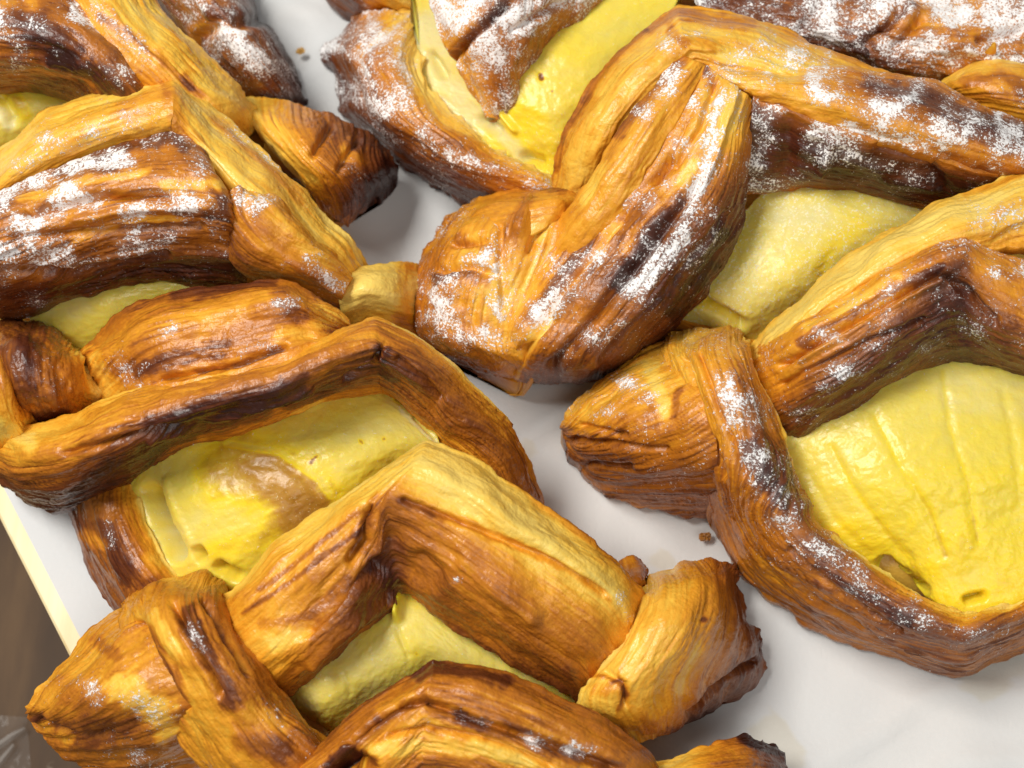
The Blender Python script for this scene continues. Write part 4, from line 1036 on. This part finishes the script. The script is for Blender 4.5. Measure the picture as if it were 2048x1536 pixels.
D('upper_dough_strip', p, CRUST, [
    [(1400, 128, 505), (1425, 140, 535), (1450, 158, 540), (1475, 173, 540), (1493, 188, 530), (1510, 205, 500)],
    [(1352, 190, 500), (1387, 200, 540), (1420, 216, 550), (1450, 236, 550), (1480, 258, 530), (1504, 285, 470)],
    [(1297, 270, 490), (1337, 286, 515), (1377, 302, 525), (1416, 322, 525), (1455, 348, 500), (1492, 385, 410)],
    [(1237, 350, 440), (1282, 371, 480), (1330, 396, 500), (1375, 421, 505), (1420, 452, 475), (1478, 480, 350)],
    [(1172, 420, 385), (1219, 452, 440), (1270, 484, 465), (1320, 511, 470), (1368, 541, 435), (1428, 563, 300)],
    [(1108, 495, 365), (1156, 530, 410), (1207, 562, 435), (1260, 590, 435), (1314, 614, 395), (1372, 630, 240)],
    [(1045, 575, 335), (1092, 610, 375), (1145, 642, 395), (1202, 665, 390), (1256, 682, 345), (1312, 692, 190)],
    [(1000, 655, 285), (1042, 688, 325), (1090, 713, 335), (1148, 730, 320), (1208, 735, 260), (1268, 722, 120)],
    [(985, 738, 130), (1018, 753, 140), (1060, 765, 120), (1115, 768, 100), (1175, 763, 70), (1228, 742, 40)]],
  [[3, 2.8, 2.4, 2.4, 2.8, 4.5], [3, 3.4, 2.6, 2.2, 2.8, 5], [3.2, 3.8, 3.0, 3.4, 4.6, 6.5], [2.8, 4.4, 4.4, 5.4, 6.4, 7.5], [2.4, 4.6, 5.8, 6.0, 6.4, 7.2], [2.6, 4.8, 5.6, 5.6, 6.6, 6.6], [2.2, 4.0, 5, 5.4, 6.4, 6.8], [2, 3.4, 5.4, 5.8, 6.4, 7], [3, 4, 6, 6.4, 7, 7]],
  lam=1.1, period=40, sug=0.34, strokes=[
    ('b', 30, 2.8, [(1350, 390), (1310, 460), (1240, 560)]), ('b', 16, -2.8, [(1230, 450), (1150, 560), (1070, 660), (1030, 745)]), ('b', 24, 2.0, [(1180, 460), (1120, 560), (1060, 640)]), ('b', 18, -2.4, [(1390, 330), (1300, 440), (1250, 500)]), ('s', 20, 8, [(1440, 200), (1420, 300), (1390, 380)]), ('s', 26, 8.5, [(1390, 420), (1340, 500), (1300, 560), (1260, 590)]), ('s', 30, 7, [(1180, 520), (1120, 600), (1080, 620)]), ('s', 26, 7, [(1330, 270), (1360, 300)]), ('s', 22, 7, [(1240, 400), (1200, 450)]), ('s', 30, 5, [(1260, 640), (1180, 680), (1120, 710)]), ('s', 16, 7, [(1430, 470), (1380, 560)]), ('b', 24, 2.4, [(1450, 470), (1400, 550), (1340, 620)]), ('s', 40, 4, [(1100, 740), (1180, 740)]),
    ('h', 16, -26, [(1340, 320), (1235, 450), (1115, 600), (1025, 735)]), ('h', 18, -28, [(1395, 370), (1305, 490), (1200, 620), (1105, 735)]), ('h', 14, 20, [(1300, 370), (1200, 500), (1110, 630)]), ('h', 14, -18, [(1450, 430), (1370, 545), (1275, 650), (1205, 720)]), ('h', 12, -18, [(1430, 170), (1400, 260), (1350, 330)]), ('h', 12, 14, [(1470, 190), (1440, 290), (1400, 380)]), ('s', 20, 6, [(1420, 150), (1380, 200)]), ('b', 16, 3, [(1410, 135), (1425, 160)])])
D('dough_knot', p, CRUST, [
    [(902, 428, 90), (940, 404, 150), (990, 385, 190), (1060, 379, 200), (1125, 374, 200)],
    [(872, 468, 130), (920, 450, 300), (980, 435, 340), (1050, 425, 370), (1190, 430, 350)],
    [(838, 515, 130), (890, 505, 300), (955, 500, 360), (1020, 505, 375), (1165, 530, 350)],
    [(818, 570, 120), (870, 570, 305), (935, 570, 355), (995, 575, 350), (1125, 610, 320)],
    [(806, 640, 90), (860, 640, 270), (925, 645, 315), (985, 655, 310), (1095, 680, 300)],
    [(838, 692, 50), (890, 692, 230), (945, 702, 285), (995, 716, 280), (1075, 730, 220)],
    [(930, 724, 20), (955, 738, 90), (985, 748, 120), (1010, 756, 110), (1040, 762, 90)]],
  [[4, 3.6, 3.6, 3.4, 2.6], [4.6, 3.4, 3.2, 3.8, 3], [5, 4, 2.6, 3.2, 2.4], [5, 4.4, 3.6, 2, 3], [5.4, 4.6, 4, 2.8, 3], [6, 5.4, 5, 4, 3], [6.5, 6, 5.5, 4.5, 3]], lam=0.6, rough=1.6, th=220, sug=0.28, edge=7, strokes=[
    ('s', 40, 7.5, [(880, 560), (900, 620), (880, 660)]), ('s', 26, 9, [(990, 540), (1005, 580), (1000, 620)]), ('s', 34, 7, [(860, 640), (930, 670), (980, 680)]), ('s', 24, 6, [(960, 520), (990, 540)]), ('b', 18, 2.4, [(870, 560), (930, 545), (970, 560)]), ('b', 16, 2, [(920, 480), (980, 500)]), ('b', 20, 1.4, [(1050, 420), (1020, 470)]), ('b', 22, -2, [(1110, 420), (1080, 470)]), ('h', 14, -18, [(1000, 440), (1003, 520), (1010, 610)]), ('h', 22, 22, [(1060, 410), (1040, 460)]), ('h', 12, -20, [(1090, 430), (1060, 500)]), ('h', 12, -18, [(880, 540), (940, 530), (990, 550)]), ('b', 10, 3, [(1085, 374), (1115, 376)]), ('h', 10, -16, [(910, 490), (970, 480)])])

D('dough_flap', p, CRUST, [
    [(905, 432, 150), (915, 440, 190), (930, 450, 230), (945, 462, 250)],
    [(950, 398, 200), (960, 420, 290), (968, 445, 335), (975, 470, 338)],
    [(1005, 382, 230), (1010, 410, 345), (1012, 440, 375), (1012, 478, 362)],
    [(1065, 378, 250), (1062, 405, 375), (1055, 435, 395), (1045, 475, 375)],
    [(1120, 376, 270), (1118, 395, 385), (1110, 420, 398), (1095, 455, 385)],
    [(1160, 385, 280), (1155, 398, 345), (1145, 415, 365), (1130, 440, 360)]],
  [4.2, 3.4, 3.6, 2.6], lam=0.5, streak=0.8, th=40, sug=0.04, edge=3, strokes=[('b', 12, 2, [(1085, 377), (1125, 380)]), ('b', 18, 1.6, [(1060, 400), (1020, 450)]), ('b', 8, 2, [(950, 470), (1012, 480), (1050, 475)])])

# ---- right pastry
p = pastry('large right hand pastry with ridged bright custard and pointed left knot', [(1200, 860), (1480, 760), (1760, 560), (2100, 520), (2340, 720), (2440, 880), (2300, 1020), (2140, 1130), (1920, 1200), (1700, 1170), (1520, 1080), (1330, 970)], 140)
custard(p, [
    [(1530, 885, 235), (1570, 945, 232), (1602, 1018, 222), (1645, 1080, 205), (1712, 1140, 165)],
    [(1640, 815, 285), (1690, 900, 295), (1730, 980, 288), (1770, 1060, 255), (1812, 1145, 190)],
    [(1760, 730, 310), (1800, 850, 325), (1830, 950, 318), (1860, 1050, 282), (1885, 1215, 212)],
    [(1900, 690, 318), (1920, 820, 332), (1940, 930, 325), (1950, 1050, 288), (1960, 1240, 218)],
    [(2070, 690, 318), (2070, 820, 328), (2070, 930, 320), (2070, 1050, 284), (2070, 1230, 222)],
    [(2220, 760, 300), (2220, 850, 320), (2215, 930, 320), (2210, 1020, 290), (2200, 1140, 215)],
    [(2390, 880, 200), (2390, 910, 210), (2385, 940, 210), (2380, 970, 200), (2370, 1010, 170)]],
  [2.2, 2.8, 3.6, 4.6, 4.6], [
    ('h', 17, -13, [(1660, 890), (1700, 970), (1760, 1050), (1820, 1120)]), ('b', 8, 1.2, [(1660, 890), (1700, 970), (1770, 1060), (1840, 1150)]), ('h', 17, -13, [(1750, 830), (1800, 930), (1850, 1010), (1890, 1110)]), ('b', 8, 1.2, [(1750, 830), (1800, 930), (1860, 1020), (1890, 1110)]), ('h', 15, -10, [(1885, 740), (1900, 850), (1935, 960), (1955, 1080)]), ('b', 6, 1.0, [(1885, 740), (1900, 850), (1935, 960), (1955, 1080)]),
    ('h', 15, -9, [(2005, 780), (2030, 900), (2040, 1000)]), ('h', 14, -10, [(1620, 950), (1670, 1040), (1740, 1110)]), ('h', 18, -60, [(1768, 1128), (1808, 1160), (1840, 1184)]), ('b', 14, -3, [(1775, 1135), (1840, 1185)]), ('h', 12, -40, [(1935, 1200), (1965, 1192)]), ('b', 60, -1.0, [(1900, 780), (2040, 800)]), ('h', 16, -8, [(1990, 1040), (2048, 1010)])], sug=0.16)
D('upper_dough_strip', p, CRUST, [
    [(1488, 705, 260), (1505, 718, 300), (1520, 732, 300), (1545, 750, 280)],
    [(1547, 640, 340), (1562, 656, 400), (1577, 672, 410), (1600, 694, 380)],
    [(1652, 548, 390), (1667, 570, 460), (1682, 592, 470), (1705, 620, 440)],
    [(1762, 465, 430), (1772, 496, 500), (1787, 522, 510), (1805, 556, 480)],
    [(1872, 408, 450), (1882, 441, 520), (1897, 472, 530), (1915, 508, 500)],
    [(1962, 374, 450), (1967, 416, 520), (1972, 452, 530), (1980, 500, 500)],
    [(2075, 334, 440), (2075, 392, 510), (2075, 442, 520), (2075, 500, 490)],
    [(2230, 430, 420), (2220, 485, 480), (2215, 535, 490), (2210, 590, 460)],
    [(2400, 580, 340), (2385, 630, 390), (2375, 675, 390), (2365, 725, 360)],
    [(2510, 700, 200), (2495, 740, 230), (2485, 775, 230), (2475, 815, 210)]],
  [2.0, 1.0, 2.4, 3.4], lam=0.8, period=26, streak=1.3, strokes=[('b', 12, -1, [(1700, 530), (1850, 440), (2000, 390)]), ('s', 30, 6, [(1960, 440), (2040, 430)]), ('b', 20, 1.6, [(1990, 420), (2040, 400)]), ('b', 12, 1.6, [(1930, 385), (2040, 350)])])
D('upper_dough_strip', p, CRUST, [
    [(1503, 705, 270), (1513, 742, 310), (1525, 782, 310), (1540, 822, 290), (1560, 862, 250), (1582, 902, 190)],
    [(1562, 662, 390), (1577, 697, 430), (1592, 737, 430), (1607, 787, 400), (1622, 832, 340), (1637, 874, 240)],
    [(1662, 592, 450), (1682, 632, 490), (1702, 677, 490), (1717, 732, 450), (1727, 782, 370), (1737, 822, 260)],
    [(1772, 527, 490), (1792, 562, 530), (1807, 607, 530), (1822, 662, 490), (1827, 717, 400), (1832, 760, 280)],
    [(1860, 490, 510), (1870, 522, 550), (1880, 562, 550), (1885, 622, 500), (1888, 687, 410), (1890, 735, 290)],
    [(1925, 466, 520), (1922, 502, 555), (1912, 550, 550), (1912, 620, 500), (1920, 690, 410), (1928, 733, 290)],
    [(1942, 470, 520), (1937, 505, 550), (1928, 552, 545), (1930, 622, 495), (1938, 692, 405), (1945, 735, 290)],
    [(1980, 492, 510), (1968, 532, 540), (1962, 582, 535), (1962, 647, 485), (1967, 707, 395), (1977, 744, 290)],
    [(2075, 532, 490), (2062, 582, 520), (2057, 642, 510), (2052, 697, 455), (2057, 737, 375), (2062, 767, 280)],
    [(2230, 600, 460), (2215, 650, 490), (2205, 705, 480), (2195, 760, 430), (2190, 800, 350), (2190, 835, 260)],
    [(2400, 720, 380), (2385, 765, 410), (2370, 810, 400), (2355, 860, 360), (2345, 895, 300), (2340, 930, 220)],
    [(2540, 850, 200), (2525, 885, 230), (2510, 915, 230), (2495, 950, 200), (2485, 980, 150), (2480, 1010, 90)]],
  [[3, 3.4, 4, 5, 5.5, 6], [3, 3.6, 4.2, 5.4, 6.4, 6.4], [3, 3.4, 4.6, 6.2, 7, 5.4], [3.2, 3.6, 5.2, 6.8, 6.8, 5], [3.6, 4.2, 6.4, 7.4, 7.2, 6.6], [4.4, 4.6, 7.0, 7.6, 7.4, 6.8], [4.6, 4.4, 6.6, 7.4, 7.4, 7], [4, 3.8, 5.4, 6.4, 7, 7], [4, 4, 4.8, 5.4, 6.4, 6.6]],
  lam=0.8, period=28, sug=0.30, streak=0.9, strokes=[
    ('b', 12, 2.4, [(1600, 690), (1760, 590), (1880, 535)]), ('s', 26, 6.5, [(1930, 480), (1990, 520), (2048, 540)]), ('s', 20, 6, [(1640, 670), (1680, 680)]), ('s', 28, 7, [(1600, 830), (1630, 850)]), ('s', 18, 7, [(1670, 740), (1740, 750)]), ('s', 16, 7, [(1770, 590)]), ('s', 22, 6.5, [(1940, 655), (1960, 665)]), ('s', 18, 6, [(1830, 690), (1850, 700)]), ('b', 16, -1.6, [(1620, 660), (1700, 610), (1800, 560)]), ('s', 12, 6, [(1760, 500), (1850, 490)]), ('h', 12, -24, [(1560, 730), (1720, 640), (1880, 545), (1910, 560), (1990, 640)]), ('h', 10, -16, [(1560, 770), (1720, 690), (1850, 640)]), ('h', 10, 12, [(1600, 720), (1760, 620), (1880, 560)]), ('b', 9, -2.4, [(1640, 868), (1740, 815), (1830, 755)])])
D('dough_tip', p, CRUST, [
    [(1400, 672, 200), (1420, 760, 400), (1430, 850, 420), (1440, 950, 330), (1445, 1042, 40)],
    [(1320, 687, 220), (1340, 770, 370), (1355, 860, 390), (1370, 950, 290), (1385, 1030, 25)],
    [(1245, 724, 200), (1260, 785, 320), (1270, 860, 340), (1280, 940, 240), (1290, 1018, 20)],
    [(1180, 777, 170), (1190, 810, 260), (1195, 860, 270), (1200, 920, 190), (1205, 985, 20)],
    [(1137, 822, 140), (1140, 838, 180), (1144, 862, 180), (1149, 892, 130), (1156, 925, 50)],
    [(1121, 843, 110), (1122, 848, 120), (1123, 853, 120), (1125, 862, 105), (1132, 880, 70)]],
  [2.6, 3.0, 4.2, 5.2, 5.0], lam=1.2, period=21, streak=1.6, th=200, sug=0.20, edge=4, strokes=[
    ('b', 26, -2.0, [(1300, 740), (1330, 820)]), ('s', 24, 7, [(1250, 770), (1290, 790)]), ('b', 12, 2.4, [(1355, 780), (1345, 830)]), ('b', 20, 1.4, [(1300, 800), (1310, 850)]), ('s', 36, 5.5, [(1320, 950), (1400, 960)]), ('s', 20, 5, [(1190, 830), (1240, 820)]), ('h', 9, -16, [(1140, 880), (1250, 890), (1330, 900)]), ('h', 9, -14, [(1160, 850), (1250, 870)]), ('h', 9, -14, [(1170, 930), (1260, 930)]), ('s', 24, 4, [(1240, 930), (1300, 980)])])
D('lower_dough_strip', p, CRUST, [
    [(1323, 676, 190), (1365, 660, 240), (1410, 655, 260), (1450, 655, 250), (1482, 659, 210)],
    [(1330, 720, 300), (1375, 705, 400), (1420, 698, 430), (1465, 693, 420), (1503, 700, 340)],
    [(1350, 790, 330), (1400, 780, 440), (1450, 770, 470), (1500, 770, 440), (1533, 780, 350)],
    [(1380, 870, 320), (1430, 865, 430), (1480, 860, 460), (1530, 860, 430), (1566, 870, 340)],
    [(1410, 960, 230), (1460, 955, 380), (1515, 950, 420), (1565, 950, 400), (1598, 957, 320)],
    [(1433, 1050, 50), (1490, 1045, 280), (1550, 1035, 370), (1605, 1025, 360), (1640, 1037, 290)],
    [(1485, 1150, 30), (1545, 1130, 240), (1605, 1110, 330), (1660, 1090, 340), (1700, 1097, 280)],
    [(1578, 1226, 20), (1630, 1200, 210), (1690, 1175, 310), (1740, 1152, 330), (1775, 1152, 270)],
    [(1690, 1288, 15), (1730, 1260, 190), (1780, 1230, 290), (1825, 1207, 310), (1855, 1202, 260)],
    [(1810, 1326, 12), (1835, 1300, 180), (1870, 1265, 280), (1900, 1240, 300), (1920, 1226, 250)],
    [(1922, 1354, 12), (1930, 1325, 180), (1935, 1285, 280), (1940, 1250, 300), (1945, 1228, 250)],
    [(1985, 1325, 12), (1985, 1298, 180), (1985, 1265, 270), (1985, 1238, 290), (1985, 1216, 245)],
    [(2075, 1285, 12), (2065, 1258, 170), (2058, 1235, 260), (2052, 1215, 270), (2050, 1196, 230)],
    [(2230, 1205, 12), (2215, 1175, 180), (2205, 1145, 265), (2195, 1120, 275), (2185, 1098, 230)],
    [(2400, 1075, 12), (2380, 1045, 180), (2365, 1015, 255), (2350, 990, 260), (2335, 965, 210)],
    [(2560, 930, 12), (2530, 905, 130), (2505, 880, 190), (2480, 860, 190), (2460, 840, 150)]],
  [[2.6, 2.6, 3.0, 3.2, 3.2], [2.6, 2.8, 3.2, 3.6, 3.2], [3, 3.2, 4, 4.6, 3.2], [3.4, 3.8, 4.8, 6, 3.6], [4, 4.2, 5.2, 6.6, 5], [4.4, 4.4, 5, 5.8, 4], [4.6, 4.6, 5, 5.6, 3], [5, 4.8, 5.4, 5.4, 1.6], [5.2, 5, 5.8, 5.2, 1.2], [5.4, 5.2, 6, 5, 1.0], [5.4, 5.4, 6, 5, 1.0], [5.2, 5.2, 5.8, 4.8, 1.2], [5, 5, 5.4, 4.6, 1.6]],
  lam=1.0, period=26, streak=1.5, th=230, sug=0.30, edge=4, strokes=[
    ('s', 40, 7.5, [(1450, 780), (1480, 840), (1510, 920)]), ('s', 34, 6.5, [(1500, 920), (1560, 1000)]), ('s', 34, 5, [(1540, 1030), (1620, 1090), (1720, 1170)]), ('s', 30, 4.5, [(1480, 1060), (1560, 1140)]), ('b', 30, 2.4, [(1500, 900), (1540, 970), (1570, 1000)]), ('b', 10, -3, [(1490, 665), (1540, 790), (1590, 930)]), ('b', 14, 2.2, [(1640, 1130), (1720, 1190), (1820, 1240)]), ('b', 9, -3.5, [(1665, 1075), (1760, 1140), (1850, 1195), (1930, 1222), (2040, 1198)]), ('s', 22, 5, [(1690, 1170), (1760, 1200)]), ('h', 10, -16, [(1365, 720), (1400, 830), (1450, 950)]), ('h', 9, -14, [(1400, 710), (1440, 830), (1490, 950)]), ('h', 10, -16, [(1580, 1100), (1680, 1190), (1800, 1260)]), ('h', 9, -12, [(1540, 1120), (1640, 1210), (1800, 1300)]), ('s', 22, 4.5, [(1850, 1250), (2000, 1260)])])


# ------------------------------------------------------------------ clear film on the table
def film():
    ns, nt = 40, 30
    nf = Noise(41)
    a = np.linspace(0, 1, ns)[:, None] * np.ones((1, nt)); c = np.linspace(0, 1, nt)[None, :] * np.ones((ns, 1))
    X = -75 + 130 * a + 10 * c; Y = 1425 + 150 * c + 10 * a
    g = PT(X, Y, -598.0)
    hh = np.zeros_like(X)
    for pts in ([(-90, 1560), (-10, 1497), (52, 1456)], [(-60, 1590), (0, 1525), (30, 1490)]):
        d = stroke_dist(X, Y, pts)
        hh = hh + 40 * np.exp(-(d / 6.0) ** 2) + 12 * np.exp(-(d / 18.0) ** 2)
    hh += 5 * (nf.fbm(X / 25, Y / 25, 3) + 0.6)
    g[..., 2] += np.maximum(hh, 0) * U * 0.6
    idx = np.arange(ns * nt).reshape(ns, nt)
    q = np.stack([idx[:-1, :-1], idx[:-1, 1:], idx[1:, 1:], idx[1:, :-1]], -1).reshape(-1, 4)
    me = np_mesh('plastic_film', g.reshape(-1, 3), q)
    k = NT('clear_film')
    k.b.inputs['Base Color'].default_value = (0.85, 0.85, 0.83, 1)
    k.b.inputs['Alpha'].default_value = 0.04
    k.b.inputs['Roughness'].default_value = 0.18
    k.b.inputs['Specular IOR Level'].default_value = 1.0
    me.materials.append(k.m)
    o = bpy.data.objects.new('plastic_film', me)
    link(o)
    o['label'] = 'scrap of shiny clear plastic film on the dark table at bottom left'
    o['category'] = 'film'
    me2 = bpy.data.meshes.new('film_fold_glint')  # whitish ribbons along the folds, their pale colour standing in for glare
    V = []; Q = []
    for pts in ([(-60, 1536), (-10, 1497), (22, 1474), (50, 1457)], [(-20, 1548), (5, 1520), (28, 1490)]):
        b0 = len(V)
        for i, (x, y) in enumerate(pts):
            wd = 6.5 * math.sin(PI * (i + 0.5) / len(pts)) + 1.0
            for (dx, dz) in ((-wd, 0), (0, 14), (wd, 0)):
                V.append(tuple(PT(np.array(x + dx * 0.6), np.array(y + dx * 0.8), -585.0 + dz)))
        for i in range(len(pts) - 1):
            for j in (0, 1):
                Q.append((b0 + i * 3 + j, b0 + i * 3 + j + 1, b0 + i * 3 + j + 4, b0 + i * 3 + j + 3))
    me2.from_pydata(V, [], Q)
    k2 = NT('film_fold_glint')
    k2.b.inputs['Base Color'].default_value = (0.8, 0.8, 0.78, 1)
    k2.b.inputs['Roughness'].default_value = 0.2
    k2.b.inputs['Alpha'].default_value = 0.22
    me2.materials.append(k2.m)
    link(bpy.data.objects.new('film_fold_glint', me2), o)


film()

# ------------------------------------------------------------------ crumbs
def crumb(x, y, r, label, seed, bake):
    nzc = Noise(seed)
    c = PT(np.array(float(x)), np.array(float(y)), 6.0)
    V = []; Q = []
    nu, nv = 14, 9
    for j in range(nv):
        a = PI * j / (nv - 1)
        for i in range(nu):
            t = 2 * PI * i / nu
            rr = r * U * (1 + 0.55 * float(nzc(np.array(math.cos(t) * 1.7 + a), np.array(math.sin(t) * 1.7))))
            V.append((c[0] + rr * math.sin(a) * math.cos(t), c[1] + 0.8 * rr * math.sin(a) * math.sin(t), 0.0007 + 0.55 * rr * (1 + math.cos(a)) * 0.9))
    for j in range(nv - 1):
        for i in range(nu):
            Q.append((j * nu + i, (j + 1) * nu + i, (j + 1) * nu + (i + 1) % nu, j * nu + (i + 1) % nu))
    me = bpy.data.meshes.new('pastry_crumb')
    me.from_pydata(V, [], Q)
    at = me.attributes.new('bake', 'FLOAT', 'POINT')
    at.data.foreach_set('value', np.full(len(V), bake, dtype=np.float32))
    me.materials.append(CRUMB_M)
    o = bpy.data.objects.new('pastry_crumb', me)
    link(o)
    o['label'] = label
    o['category'] = 'crumb'
    o['group'] = 'crumbs on the baking paper'


crumb(602, 106, 11, 'pale pastry crumb on the paper beside the sugared pastry tip at top', 3, 0.25)
crumb(1409, 1075, 13, 'brown pastry crumb on the paper below the right hand knotted pastry', 5, 0.6)
